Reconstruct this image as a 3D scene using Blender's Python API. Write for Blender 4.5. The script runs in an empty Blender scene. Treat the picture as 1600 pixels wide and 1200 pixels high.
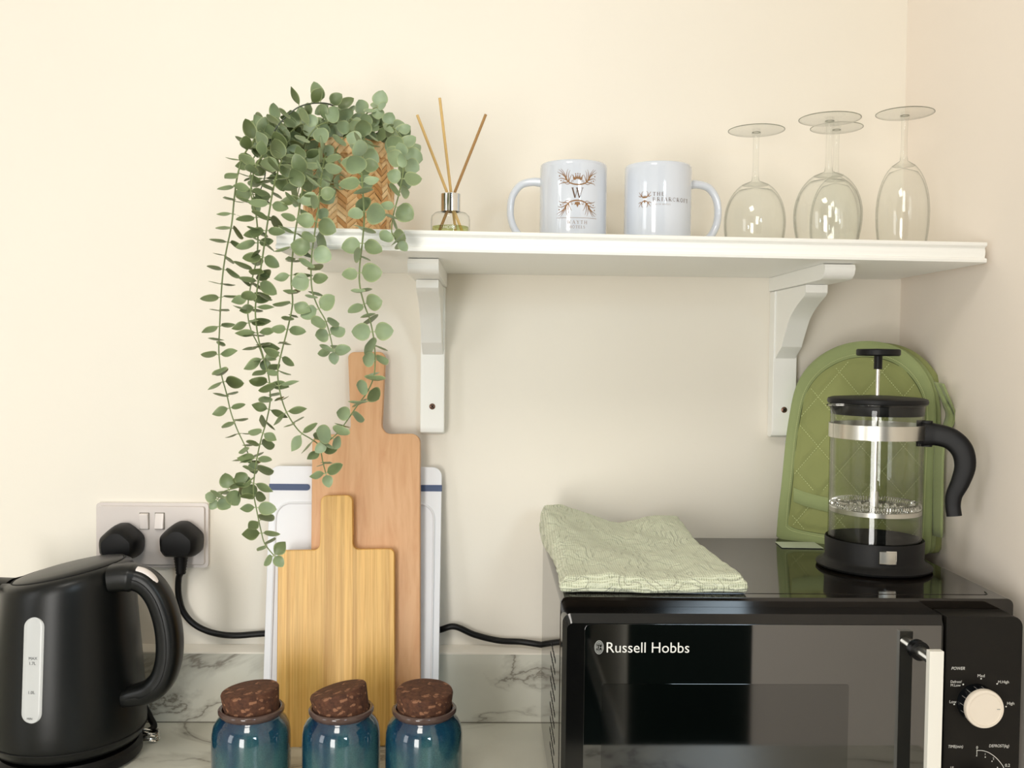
import bpy, bmesh, math, random
from mathutils import Vector, Matrix, noise
R = math.radians
PI = math.pi
COL = bpy.context.scene.collection
SC = bpy.context.scene
random.seed(7)

# ------------------------------------------------------------------ camera
F_PX, CX, CY = 1472.0, 800.0, 600.0
CAM = Vector((0.0, -1.275, 0.5))
rho = 0.011
VPX, VPY = 765.0, 551.0      # where lines square to the back wall meet
_Y = Vector((VPX-CX, CY-VPY, -F_PX)).normalized()
_Z = Vector((math.sin(rho), math.cos(rho), ((VPX-CX)*math.sin(rho)+(CY-VPY)*math.cos(rho))/F_PX)).normalized()
_X = _Y.cross(_Z).normalized()
_Z = _X.cross(_Y).normalized()
M3 = Matrix((_X, _Y, _Z))            # camera axes -> world axes
cd = bpy.data.cameras.new('camera'); cam = bpy.data.objects.new('camera', cd); COL.objects.link(cam)
cam.matrix_world = Matrix.Translation(CAM) @ M3.to_4x4()
cd.sensor_width = 36.0; cd.lens = F_PX*36.0/1600.0; cd.clip_start = 0.05; cd.clip_end = 50
SC.camera = cam

def P(px, py, y):
    """point of the room on the plane at depth y that lies on the sight line of a picture pixel"""
    v = M3 @ Vector((px-CX, CY-py, -F_PX))
    t = (y-CAM.y)/v.y
    return CAM + v*t
def PZ(px, py, z):
    v = M3 @ Vector((px-CX, CY-py, -F_PX))
    t = (z-CAM.z)/v.z
    return CAM + v*t

# ------------------------------------------------------------------ view, world, lights
SC.view_settings.view_transform = 'Standard'; SC.view_settings.look = 'None'
SC.view_settings.gamma = 1.0; SC.view_settings.use_curve_mapping = False
SC.view_settings.exposure = 0.11
w = bpy.data.worlds.new('world'); SC.world = w; w.use_nodes = True
bg = w.node_tree.nodes['Background']; bg.inputs[0].default_value = (1.0, 0.95, 0.88, 1); bg.inputs[1].default_value = 0.6
SC.cycles.max_bounces = 12; SC.cycles.transparent_max_bounces = 24; SC.cycles.transmission_bounces = 12
SC.cycles.glossy_bounces = 6; SC.cycles.diffuse_bounces = 6
SC.cycles.sample_clamp_indirect = 4.0
def area(name, loc, target, sx, sy, power, col):
    l = bpy.data.lights.new(name, 'AREA'); l.shape = 'RECTANGLE'; l.size = sx; l.size_y = sy
    l.energy = power; l.color = col
    o = bpy.data.objects.new(name, l); COL.objects.link(o)
    o.location = loc
    o.rotation_euler = (Vector(target)-Vector(loc)).to_track_quat('-Z', 'Y').to_euler()
    return o
area('ceiling_lamp_light', (-0.35, -1.35, 1.44), (-0.35, -0.9, -0.5), 0.42, 0.42, 6.8, (1.0, 0.95, 0.87))
area('rear_fill_light', (-0.66, -2.52, 0.20), (0.40, -0.1, 0.22), 0.80, 1.15, 34, (1.0, 0.98, 0.945))  # added fill from behind the viewer, brightens the wall under the shelf
area('window_light', (-2.05, -1.75, 0.55), (0.3, -0.3, 0.2), 0.60, 1.15, 7.5, (0.95, 0.98, 1.0))
area('door_glazing_light', (0.74, -2.54, 0.86), (0.2, -0.6, 0.1), 0.34, 0.42, 12, (0.72, 0.88, 1.0))

# ------------------------------------------------------------------ material helpers
def s2l(c):
    c /= 255.0
    return c/12.92 if c <= 0.04045 else ((c+0.055)/1.055)**2.4
def RGB(r, g, b): return (s2l(r), s2l(g), s2l(b), 1.0)
def mat(name, col, rough=0.5, metal=0.0, **kw):
    m = bpy.data.materials.new(name); m.use_nodes = True
    b = m.node_tree.nodes['Principled BSDF']
    b.inputs['Base Color'].default_value = col; b.inputs['Roughness'].default_value = rough
    b.inputs['Metallic'].default_value = metal
    for k, v in kw.items():
        b.inputs[k.replace('_', ' ')].default_value = v
    return m
class NT:
    def __init__(s, m): s.m = m; s.t = m.node_tree; s.b = s.t.nodes['Principled BSDF']
    def n(s, typ, **kw):
        nd = s.t.nodes.new(typ)
        for k, v in kw.items():
            if k.startswith('i_'): nd.inputs[k[2:].replace('_', ' ')].default_value = v
            else: setattr(nd, k, v)
        return nd
    def l(s, a, b): s.t.links.new(a, b)
    def coord(s, scale=(1, 1, 1), out='Object', loc=(0, 0, 0), rot=(0, 0, 0)):
        tc = s.n('ShaderNodeTexCoord'); mp = s.n('ShaderNodeMapping')
        mp.inputs['Scale'].default_value = scale; mp.inputs['Location'].default_value = loc
        mp.inputs['Rotation'].default_value = rot
        s.l(tc.outputs[out], mp.inputs['Vector']); return mp.outputs['Vector']
    def ramp(s, fac, stops):
        r = s.n('ShaderNodeValToRGB'); e = r.color_ramp.elements
        while len(e) < len(stops): e.new(0.5)
        for i, (p, c) in enumerate(stops): e[i].position = p; e[i].color = c
        s.l(fac, r.inputs['Fac']); return r.outputs['Color']
    def bump(s, h, strength=0.3, dist=0.001):
        b = s.n('ShaderNodeBump'); b.inputs['Strength'].default_value = strength
        b.inputs['Distance'].default_value = dist; s.l(h, b.inputs['Height'])
        s.l(b.outputs['Normal'], s.b.inputs['Normal']); return b
    def noise(s, vec, scale=5, detail=3, rough=0.5, dist=0.0):
        n = s.n('ShaderNodeTexNoise'); n.inputs['Scale'].default_value = scale
        n.inputs['Detail'].default_value = detail; n.inputs['Roughness'].default_value = rough
        n.inputs['Distortion'].default_value = dist; s.l(vec, n.inputs['Vector']); return n.outputs['Fac']

def m_paint(name, c, rough=0.75):
    m = mat(name, c, rough); t = NT(m); v = t.coord()
    n = t.noise(v, 320, 3, 0.6); t.bump(n, 0.12, 0.0006)
    n2 = t.noise(v, 3.0, 2); c2 = tuple(x*0.975 for x in c[:3])+(1,)
    t.l(t.ramp(n2, [(0.35, c), (0.7, c2)]), t.b.inputs['Base Color'])
    return m
M = {}
M['wall'] = m_paint('cream_paint', RGB(239, 233, 221))
M['wall_r'] = m_paint('warm_cream_paint', RGB(239, 229, 218))
M['white'] = m_paint('white_gloss_paint', RGB(246, 246, 242), 0.35)
M['ceil'] = m_paint('ceiling_white', RGB(240, 238, 232))
M['dark_door'] = mat('dark_green_door', RGB(22, 40, 34), 0.4)
M['carpet'] = mat('dark_teal_carpet', RGB(44, 62, 60), 0.95)
# marble laminate
def m_marble():
    m = mat('marble_laminate', RGB(214, 212, 198), 0.32); t = NT(m); v = t.coord()
    vr = t.coord((0.75, 1.6, 2.0), rot=(0.2, 0.45, 0.4), loc=(0.3, 0.1, 0.2))
    n1 = t.noise(vr, 4.2, 7, 0.55, 0.9)
    sub = t.n('ShaderNodeMath', operation='SUBTRACT'); t.l(n1, sub.inputs[0]); sub.inputs[1].default_value = 0.5
    ab = t.n('ShaderNodeMath', operation='ABSOLUTE'); t.l(sub.outputs[0], ab.inputs[0])
    mask = t.noise(vr, 7.5, 2)
    veins = t.ramp(ab.outputs[0], [(0.0, (1, 1, 1, 1)), (0.012, (0.35, 0.35, 0.35, 1)), (0.05, (0, 0, 0, 1))])
    mk = t.ramp(mask, [(0.36, (0, 0, 0, 1)), (0.50, (1, 1, 1, 1))])
    mul = t.n('ShaderNodeMath', operation='MULTIPLY'); t.l(veins, mul.inputs[0]); t.l(mk, mul.inputs[1])
    mx = t.n('ShaderNodeMix', data_type='RGBA'); t.l(mul.outputs[0], mx.inputs[0])
    soft = t.ramp(t.noise(v, 9, 4), [(0.3, RGB(216, 215, 203)), (0.7, RGB(203, 202, 190))])
    t.l(soft, mx.inputs[6]); mx.inputs[7].default_value = RGB(128, 122, 110)
    t.l(mx.outputs[2], t.b.inputs['Base Color']); return m
M['marble'] = m_marble()
M['joint'] = mat('joint_line', RGB(120, 116, 104), 0.7)
M['sealant'] = mat('white_sealant', RGB(236, 230, 218), 0.5)
# timber
def m_wood(name, base, dark, scale, streak, rough=0.45, strips=None):
    m = mat(name, base, rough); t = NT(m); v = t.coord((streak, streak, 1.0))
    n = t.noise(v, scale, 5, 0.6, 0.6)
    c = t.ramp(n, [(0.32, dark), (0.62, base)])
    fl = t.noise(t.coord((260, 260, 34)), 1.0, 2, 0.5)
    flr = t.ramp(fl, [(0.60, (0, 0, 0, 1)), (0.75, (0.4, 0.4, 0.4, 1))])
    mx = t.n('ShaderNodeMix', data_type='RGBA'); t.l(flr, mx.inputs[0]); t.l(c, mx.inputs[6])
    mx.inputs[7].default_value = dark
    out = mx.outputs[2]
    if strips:
        sep = t.n('ShaderNodeSeparateXYZ'); tc = t.n('ShaderNodeTexCoord'); t.l(tc.outputs['Object'], sep.inputs[0])
        mu = t.n('ShaderNodeMath', operation='MULTIPLY'); t.l(sep.outputs[0], mu.inputs[0]); mu.inputs[1].default_value = strips
        fl2 = t.n('ShaderNodeMath', operation='FLOOR'); t.l(mu.outputs[0], fl2.inputs[0])
        wn = t.n('ShaderNodeTexWhiteNoise', noise_dimensions='1D'); t.l(fl2.outputs[0], wn.inputs['W'])
        br = t.ramp(wn.outputs['Value'], [(0.0, (0.80, 0.74, 0.64, 1)), (0.25, (0.97, 0.96, 0.93, 1)), (1.0, (1.10, 1.09, 1.05, 1))])
        m2 = t.n('ShaderNodeMix', data_type='RGBA', blend_type='MULTIPLY'); m2.inputs[0].default_value = 1.0
        t.l(out, m2.inputs[6]); t.l(br, m2.inputs[7]); out = m2.outputs[2]
    t.l(out, t.b.inputs['Base Color']); t.bump(n, 0.05, 0.0005); return m
M['beech'] = m_wood('beech_wood', RGB(220, 172, 126), RGB(206, 152, 104), 9, 9)
M['bamboo'] = m_wood('bamboo_wood', RGB(230, 186, 108), RGB(208, 158, 80), 8, 45, 0.4, strips=190)
M['plastic_w'] = mat('white_board_plastic', RGB(233, 235, 240), 0.4)
M['navy'] = mat('navy_rubber', RGB(62, 80, 118), 0.5)
# ceramics
def m_glaze():
    m = mat('blue_reactive_glaze', RGB(30, 84, 104), 0.08, Coat_Weight=0.6, Coat_Roughness=0.03); t = NT(m); v = t.coord()
    sep = t.n('ShaderNodeSeparateXYZ'); tc = t.n('ShaderNodeTexCoord'); t.l(tc.outputs['Object'], sep.inputs[0])
    n = t.noise(t.coord((9, 9, 5)), 2.6, 4, 0.5, 0.3)
    n2 = t.noise(v, 900, 3, 0.7)
    hz = t.n('ShaderNodeMath', operation='MULTIPLY'); t.l(sep.outputs[2], hz.inputs[0]); hz.inputs[1].default_value = -3.0
    a = t.n('ShaderNodeMath', operation='ADD'); t.l(n, a.inputs[0]); t.l(hz.outputs[0], a.inputs[1])
    g = t.ramp(a.outputs[0], [(0.05, RGB(16, 42, 70)), (0.25, RGB(20, 62, 84)), (0.46, RGB(62, 100, 102))])
    sp = t.ramp(n2, [(0.42, (0.72, 0.72, 0.75, 1)), (0.6, (1.15, 1.15, 1.1, 1))])
    m2 = t.n('ShaderNodeMix', data_type='RGBA', blend_type='MULTIPLY'); m2.inputs[0].default_value = 0.8
    t.l(g, m2.inputs[6]); t.l(sp, m2.inputs[7]); t.l(m2.outputs[2], t.b.inputs['Base Color']); return m
M['glaze'] = m_glaze()
M['rim'] = mat('brown_rim_glaze', RGB(84, 66, 60), 0.12)
def m_cork():
    m = mat('dark_cork', RGB(100, 62, 40), 0.85); t = NT(m); v = t.coord()
    vo = t.n('ShaderNodeTexVoronoi'); vo.inputs['Scale'].default_value = 170; vo.inputs['Randomness'].default_value = 1.0
    wp = t.n('ShaderNodeTexNoise'); wp.inputs['Scale'].default_value = 150; t.l(v, wp.inputs['Vector'])
    vm_ = t.n('ShaderNodeVectorMath', operation='MULTIPLY_ADD'); t.l(wp.outputs['Color'], vm_.inputs[0]); vm_.inputs[1].default_value = (0.012, 0.012, 0.006); t.l(t.coord((0.8, 1.0, 1.5)), vm_.inputs[2]); t.l(vm_.outputs[0], vo.inputs['Vector'])
    rnd = t.ramp(vo.outputs['Color'], [(0.66, (0, 0, 0, 1)), (0.72, (0.8, 0.8, 0.8, 1))])
    ds = t.ramp(vo.outputs['Distance'], [(0.40, (1, 1, 1, 1)), (0.55, (0, 0, 0, 1))])
    mu = t.n('ShaderNodeMath', operation='MULTIPLY'); t.l(rnd, mu.inputs[0]); t.l(ds, mu.inputs[1])
    base = t.ramp(t.noise(v, 160, 4, 0.6), [(0.3, RGB(58, 32, 20)), (0.7, RGB(98, 60, 38))])
    mx = t.n('ShaderNodeMix', data_type='RGBA'); t.l(mu.outputs[0], mx.inputs[0]); t.l(base, mx.inputs[6])
    mx.inputs[7].default_value = RGB(150, 106, 78)
    t.l(mx.outputs[2], t.b.inputs['Base Color']); t.bump(t.noise(v, 220, 4, 0.7), 0.6, 0.001); return m
M['cork'] = m_cork()
M['mug'] = mat('white_mug_glaze', RGB(207, 213, 223), 0.06, Coat_Weight=0.5, Coat_Roughness=0.02)
M['gold'] = mat('bronze_print', RGB(136, 96, 50), 0.4)
M['brown_ink'] = mat('brown_print', RGB(92, 66, 46), 0.5)
M['pale_ink'] = mat('pale_brown_print', RGB(146, 124, 108), 0.5)
# metals, plastics
M['chrome'] = mat('polished_steel', RGB(225, 225, 222), 0.08, 1.0)
M['steel'] = mat('brushed_steel', RGB(214, 212, 204), 0.28, 1.0)
M['silver'] = mat('silver_plastic', RGB(236, 234, 226), 0.32)
M['knobface'] = mat('champagne_disc', RGB(232, 222, 208), 0.4)
M['black'] = mat('matte_black_plastic', RGB(14, 14, 15), 0.45, Specular_IOR_Level=0.25)
M['blackrub'] = mat('black_rubber', RGB(9, 9, 10), 0.4, Specular_IOR_Level=0.25)
def m_kettle():
    m = mat('kettle_black', RGB(11, 13, 13), 0.34, Specular_IOR_Level=0.32); t = NT(m)
    t.bump(t.noise(t.coord(), 900, 2, 0.5), 0.08, 0.0004); return m
M['kettle'] = m_kettle()
M['gauge'] = mat('translucent_gauge', RGB(196, 198, 198), 0.25)
M['ink'] = mat('grey_ink', RGB(90, 92, 94), 0.6)
M['mw_case'] = mat('microwave_gloss_black', RGB(22, 18, 14), 0.07, IOR=1.55)
M['mw_front'] = mat('microwave_front_black', RGB(9, 9, 9), 0.12)
M['mw_glass'] = mat('microwave_door_glass', RGB(3, 4, 4), 0.03, IOR=2.3)
M['mw_win'] = mat('microwave_view_window', RGB(2, 3, 3), 0.05, IOR=2.0)
M['mw_panel'] = mat('control_panel_black', RGB(20, 18, 15), 0.5, Specular_IOR_Level=0.25)
M['knob'] = mat('knob_black', RGB(10, 14, 18), 0.12)
M['print'] = mat('white_print', RGB(225, 225, 220), 0.6)
M['printgrey'] = mat('grey_print', RGB(150, 152, 148), 0.6)
M['socket'] = mat('socket_plastic', RGB(214, 206, 202), 0.22)
M['switch'] = mat('switch_plastic', RGB(232, 224, 220), 0.2)
M['dark'] = mat('dark_gap', RGB(10, 10, 10), 0.8)
M['screw'] = mat('screw_metal', RGB(120, 92, 78), 0.35, 0.8)
# textile
def m_towel():
    m = mat('pale_green_terry', RGB(205, 213, 180), 0.95, Sheen_Weight=0.25); t = NT(m); v = t.coord()
    def wav(d, sc):
        wv = t.n('ShaderNodeTexWave', bands_direction=d); wv.inputs['Scale'].default_value = sc
        wv.inputs['Distortion'].default_value = 0.6; wv.inputs['Detail'].default_value = 1.5
        wv.inputs['Detail Scale'].default_value = 3; t.l(v, wv.inputs['Vector']); return wv.outputs['Fac']
    a = t.n('ShaderNodeMath', operation='MAXIMUM'); t.l(wav('X', 130), a.inputs[0]); t.l(wav('Y', 130), a.inputs[1])
    c = t.ramp(a.outputs[0], [(0.2, RGB(180, 186, 156)), (0.7, RGB(212, 216, 192))])
    t.l(c, t.b.inputs['Base Color'])
    wz = wav('Z', 130)
    em = t.n('ShaderNodeTexWave', bands_direction='DIAGONAL'); em.inputs['Scale'].default_value = 19
    em.inputs['Distortion'].default_value = 26; em.inputs['Detail'].default_value = 1; em.inputs['Detail Scale'].default_value = 1.6
    t.l(v, em.inputs['Vector'])
    emr = t.ramp(em.outputs['Fac'], [(0.0, (0, 0, 0, 1)), (0.16, (1, 1, 1, 1))])
    ad = t.n('ShaderNodeMath', operation='MULTIPLY_ADD'); t.l(a.outputs[0], ad.inputs[0]); ad.inputs[1].default_value = 0.45
    t.l(emr, ad.inputs[2])
    ad2 = t.n('ShaderNodeMath', operation='MULTIPLY_ADD'); t.l(wz, ad2.inputs[0]); ad2.inputs[1].default_value = 0.25
    t.l(ad.outputs[0], ad2.inputs[2])
    t.bump(ad2.outputs[0], 0.9, 0.0016); return m
M['towel'] = m_towel()
def m_cloth(name, c, c2):
    m = mat(name, c, 0.9, Sheen_Weight=0.2); t = NT(m); v = t.coord()
    t.l(t.ramp(t.noise(v, 12, 4), [(0.3, c), (0.7, c2)]), t.b.inputs['Base Color'])
    t.bump(t.noise(v, 700, 2), 0.25, 0.0006); return m
M['mitt'] = m_cloth('sage_cotton', RGB(146, 152, 96), RGB(138, 145, 90))
M['mitt2'] = m_cloth('sage_binding', RGB(150, 162, 112), RGB(142, 154, 104))
M['seam'] = mat('dark_green_seam', RGB(66, 74, 40), 0.9)
M['thread'] = mat('pale_thread', RGB(206, 214, 160), 0.8)
M['tag'] = mat('pale_tag', RGB(190, 200, 178), 0.6)
# plant
def m_leaf():
    m = mat('eucalyptus_leaf', RGB(110, 134, 100), 0.42); t = NT(m)
    at = t.n('ShaderNodeAttribute', attribute_name='tone'); ed = t.n('ShaderNodeAttribute', attribute_name='rim')
    c = t.ramp(at.outputs['Fac'], [(0.0, RGB(92, 104, 62)), (0.5, RGB(128, 144, 106)), (1.0, RGB(154, 172, 142))])
    c2 = t.ramp(t.noise(t.coord(), 60, 3), [(0.3, (0.85, 0.87, 0.85, 1)), (0.7, (1.08, 1.08, 1.02, 1))])
    mm = t.n('ShaderNodeMix', data_type='RGBA', blend_type='MULTIPLY'); mm.inputs[0].default_value = 1
    t.l(c, mm.inputs[6]); t.l(c2, mm.inputs[7])
    mx = t.n('ShaderNodeMix', data_type='RGBA')
    er = t.ramp(ed.outputs['Fac'], [(0.80, (0, 0, 0, 1)), (1.0, (0.75, 0.75, 0.75, 1))])
    t.l(er, mx.inputs[0]); t.l(mm.outputs[2], mx.inputs[6]); mx.inputs[7].default_value = RGB(172, 182, 132)
    t.l(mx.outputs[2], t.b.inputs['Base Color'])
    return m
M['leaf'] = m_leaf()
M['stem'] = mat('green_stem', RGB(118, 132, 84), 0.5)
M['stem_dark'] = mat('dark_green_stem', RGB(74, 82, 66), 0.5)
def m_weave():
    m = mat('woven_palm', RGB(206, 160, 106), 0.55); t = NT(m)
    at = t.n('ShaderNodeAttribute', attribute_name='tone')
    c = t.ramp(at.outputs['Fac'], [(0.0, RGB(184, 134, 78)), (0.5, RGB(216, 174, 120)), (1.0, RGB(234, 204, 158))])
    st = t.ramp(t.noise(t.coord((1, 1, 1)), 420, 3), [(0.3, (0.88, 0.88, 0.88, 1)), (0.7, (1.05, 1.05, 1.05, 1))])
    mm = t.n('ShaderNodeMix', data_type='RGBA', blend_type='MULTIPLY'); mm.inputs[0].default_value = 1
    t.l(c, mm.inputs[6]); t.l(st, mm.inputs[7]); t.l(mm.outputs[2], t.b.inputs['Base Color']); return m
M['weave'] = m_weave()
M['basket_in'] = mat('basket_lining', RGB(74, 44, 22), 0.9)
M['reed'] = mat('rattan_reed', RGB(206, 172, 110), 0.6)
M['reed_dark'] = mat('rattan_reed_brown', RGB(160, 122, 72), 0.6)
def m_glass(name, tint=(1, 1, 1, 1), ior=1.46):
    m = mat(name, tint, 0.0, 0.0, IOR=ior, Transmission_Weight=1.0); return m
M['glass'] = m_glass('clear_glass')
def m_thin(name, tint, edge, ior=1.5):
    m = bpy.data.materials.new(name); m.use_nodes = True; nt = m.node_tree; nt.nodes.clear()
    o = nt.nodes.new('ShaderNodeOutputMaterial'); mx = nt.nodes.new('ShaderNodeMixShader')
    tr = nt.nodes.new('ShaderNodeBsdfTransparent'); gl = nt.nodes.new('ShaderNodeBsdfGlossy')
    gl.inputs['Roughness'].default_value = 0.01
    lw = nt.nodes.new('ShaderNodeLayerWeight'); lw.inputs['Blend'].default_value = 0.5
    rp = nt.nodes.new('ShaderNodeValToRGB'); rp.color_ramp.elements[0].color = tint; rp.color_ramp.elements[1].color = edge
    rp.color_ramp.elements[0].position = 0.62; rp.color_ramp.elements[1].position = 0.97
    nt.links.new(lw.outputs['Facing'], rp.inputs['Fac']); nt.links.new(rp.outputs['Color'], tr.inputs['Color'])
    pw = nt.nodes.new('ShaderNodeMath'); pw.operation = 'POWER'; pw.inputs[1].default_value = 4.5
    ma = nt.nodes.new('ShaderNodeMath'); ma.operation = 'MULTIPLY_ADD'; ma.inputs[1].default_value = 0.8; ma.inputs[2].default_value = ((ior-1)/(ior+1))**2
    nt.links.new(lw.outputs['Facing'], pw.inputs[0]); nt.links.new(pw.outputs[0], ma.inputs[0]); nt.links.new(ma.outputs[0], mx.inputs[0]); nt.links.new(tr.outputs[0], mx.inputs[1]); nt.links.new(gl.outputs[0], mx.inputs[2])
    nt.links.new(mx.outputs[0], o.inputs['Surface']); return m
M['thin'] = m_thin('thin_glass', (0.985, 0.99, 0.985, 1), (0.66, 0.69, 0.67, 1), 1.45)
M['thin_press'] = m_thin('beaker_glass', (0.95, 0.955, 0.95, 1), (0.62, 0.63, 0.58, 1), 1.45)
M['foot'] = m_thin('glass_foot', (0.975, 0.98, 0.975, 1), (0.90, 0.91, 0.90, 1), 1.35)
M['foot_rim'] = m_thin('glass_foot_rim', (0.62, 0.64, 0.60, 1), (0.42, 0.44, 0.42, 1), 1.5)
M['liquid'] = m_thin('green_oil', (0.80, 0.84, 0.58, 1), (0.62, 0.68, 0.42, 1), 1.2)

# ------------------------------------------------------------------ mesh helpers
class MB:
    def __init__(s): s.bm = bmesh.new(); s.wn = False
    def box(s, x0, x1, y0, y1, z0, z1, bev=0.0, seg=2):
        b = bmesh.new()
        bmesh.ops.create_cube(b, size=1.0)
        for v in b.verts:
            v.co = Vector(((x0+x1)/2+v.co.x*(x1-x0), (y0+y1)/2+v.co.y*(y1-y0), (z0+z1)/2+v.co.z*(z1-z0)))
        s.wn = s.wn or bev > 0
        if bev > 0: bmesh.ops.bevel(b, geom=b.edges[:], offset=bev, segments=seg, affect='EDGES', profile=0.5)
        s.merge(b); return s
    def merge(s, b, mtx=None):
        vm = {}
        for v in b.verts: vm[v] = s.bm.verts.new(mtx @ v.co if mtx else v.co)
        for f in b.faces:
            try: s.bm.faces.new([vm[v] for v in f.verts])
            except ValueError: pass
        b.free(); return s
    def lathe(s, prof, seg=64, cx=0, cy=0, cz=0, mtx=None, cap0=False, cap1=False, sx=1, sy=1):
        rings = []
        for r, z in prof:
            ring = []
            for i in range(seg):
                a = 2*PI*i/seg; c = Vector((cx+r*math.cos(a)*sx, cy+r*math.sin(a)*sy, cz+z))
                ring.append(s.bm.verts.new(mtx @ c if mtx else c))
            rings.append(ring)
        for a, b in zip(rings, rings[1:]):
            for i in range(seg):
                j = (i+1) % seg; s.bm.faces.new((a[i], a[j], b[j], b[i]))
        if cap0: s.bm.faces.new(rings[0][::-1])
        if cap1: s.bm.faces.new(rings[-1])
        return s
    def cyl(s, p0, p1, r, seg=20, r1=None):
        return s.tube([p0, p1], [r, r if r1 is None else r1], seg)
    def tube(s, pts, rad, seg=10, cap=True, asp=None, up=None, expo=2.0):
        """sweep of a (super)elliptical section; asp = (width, height) factors"""
        pts = [Vector(p) for p in pts]; n = len(pts)
        if not hasattr(rad, '__len__'): rad = [rad]*n
        tang = []
        for i in range(n):
            a = pts[max(i-1, 0)]; b = pts[min(i+1, n-1)]; tang.append((b-a).normalized())
        u = Vector(up) if up else Vector((0, 0, 1))
        if abs(tang[0].dot(u)) > 0.95 and not up: u = Vector((0, 1, 0))
        rings = []
        nrm = (u-tang[0]*u.dot(tang[0])).normalized()
        for i in range(n):
            nrm = (nrm-tang[i]*nrm.dot(tang[i])).normalized()
            bi = tang[i].cross(nrm)
            wa, ha = (1, 1) if asp is None else (asp[i] if isinstance(asp[0], (tuple, list)) else asp)
            ring = []
            for k in range(seg):
                a = 2*PI*k/seg; c, sn = math.cos(a), math.sin(a)
                cc = math.copysign(abs(c)**(2/expo), c); ss = math.copysign(abs(sn)**(2/expo), sn)
                ring.append(s.bm.verts.new(pts[i]+nrm*cc*rad[i]*wa+bi*ss*rad[i]*ha))
            rings.append(ring)
        for a, b in zip(rings, rings[1:]):
            for k in range(seg):
                j = (k+1) % seg; s.bm.faces.new((a[k], a[j], b[j], b[k]))
        if cap: s.bm.faces.new(rings[0][::-1]); s.bm.faces.new(rings[-1])
        return s
    def prism(s, poly, axis, a0, a1, bev=0.0, mtx=None):
        """poly 2D; axis 'x': poly=(y,z); 'y': poly=(x,z); 'z': poly=(x,y)"""
        b = bmesh.new()
        def mk(p, a):
            if axis == 'x': return (a, p[0], p[1])
            if axis == 'y': return (p[0], a, p[1])
            return (p[0], p[1], a)
        A = [b.verts.new(mk(p, a0)) for p in poly]; B = [b.verts.new(mk(p, a1)) for p in poly]
        n = len(poly)
        b.faces.new(A); b.faces.new(B[::-1])
        for i in range(n): b.faces.new((A[i], B[i], B[(i+1) % n], A[(i+1) % n]))
        bmesh.ops.recalc_face_normals(b, faces=b.faces)
        if bev > 0:
            es = [e for e in b.edges if len(e.link_faces) == 2 and (e.link_faces[0] in b.faces)]
            cap = [e for e in es if any(len(f.verts) == n for f in e.link_faces)]
            bmesh.ops.bevel(b, geom=cap, offset=bev, segments=2, affect='EDGES', profile=0.5)
        s.wn = s.wn or bev > 0
        s.merge(b, mtx); return s
    def grid(s, pts, closed_u=False, closed_v=False):
        V = [[s.bm.verts.new(p) for p in row] for row in pts]
        n, m = len(V), len(V[0])
        for i in range(n if closed_u else n-1):
            for j in range(m if closed_v else m-1):
                a, b, c, d = V[i][j], V[(i+1) % n][j], V[(i+1) % n][(j+1) % m], V[i][(j+1) % m]
                try: s.bm.faces.new((a, b, c, d))
                except ValueError: pass
        return V
    def obj(s, name, material, parent=None, smooth=35, recalc=True, mods=()):
        if recalc: bmesh.ops.recalc_face_normals(s.bm, faces=s.bm.faces)
        me = bpy.data.meshes.new(name); s.bm.to_mesh(me); s.bm.free()
        mats = material if isinstance(material, (list, tuple)) else [material]
        for m in mats: me.materials.append(m)
        if smooth:
            me.shade_smooth(); me.set_sharp_from_angle(angle=R(smooth))
        o = bpy.data.objects.new(name, me); COL.objects.link(o)
        if parent: o.parent = parent
        if s.wn and smooth:
            md = o.modifiers.new('weighted', 'WEIGHTED_NORMAL'); md.keep_sharp = True; md.weight = 100
        return o
def tag(o, label, cat, group=None):
    o['label'] = label; o['category'] = cat
    if group: o['group'] = group
    return o
def thing(name, label, cat, loc=(0, 0, 0), rotz=0.0, group=None):
    o = bpy.data.objects.new(name, None); COL.objects.link(o); o.empty_display_size = 0.02
    o.location = loc; o.rotation_euler = (0, 0, rotz); return tag(o, label, cat, group)
def structure(o): o['kind'] = 'structure'; return o
def loc(p, t):   # world point -> thing-local (no rotation)
    return Vector(p)-Vector(t.location)
def dup(root, l, label=None):
    c = root.copy(); COL.objects.link(c); c.location = l
    if label: c['label'] = label
    for ch in list(root.children):
        d = ch.copy(); COL.objects.link(d); d.parent = c
        for g in list(ch.children):
            e = g.copy(); COL.objects.link(e); e.parent = d
    return c
def crom(pts, n=8):
    """Catmull-Rom resample"""
    pts = [Vector(p) for p in pts]; out = []
    q = [pts[0]*2-pts[1]]+pts+[pts[-1]*2-pts[-2]]
    for i in range(1, len(q)-2):
        p0, p1, p2, p3 = q[i-1:i+3]
        for k in range(n):
            t = k/n
            out.append(0.5*((2*p1)+(p2-p0)*t+(2*p0-5*p1+4*p2-p3)*t*t+(3*p1-p0-3*p2+p3)*t**3))
    out.append(pts[-1]); return out
def rrect(x0, x1, z0, z1, r, n=6):
    rs = r if hasattr(r, '__len__') else [r]*4   # bl, br, tr, tl
    out = []
    for (cx, cz, a0, rr) in ((x0+rs[0], z0+rs[0], PI, rs[0]), (x1-rs[1], z0+rs[1], 1.5*PI, rs[1]), (x1-rs[2], z1-rs[2], 0, rs[2]), (x0+rs[3], z1-rs[3], .5*PI, rs[3])):
        for k in range(n+1):
            a = a0+.5*PI*k/n; out.append((cx+rr*math.cos(a), cz+rr*math.sin(a)))
    return out
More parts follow.
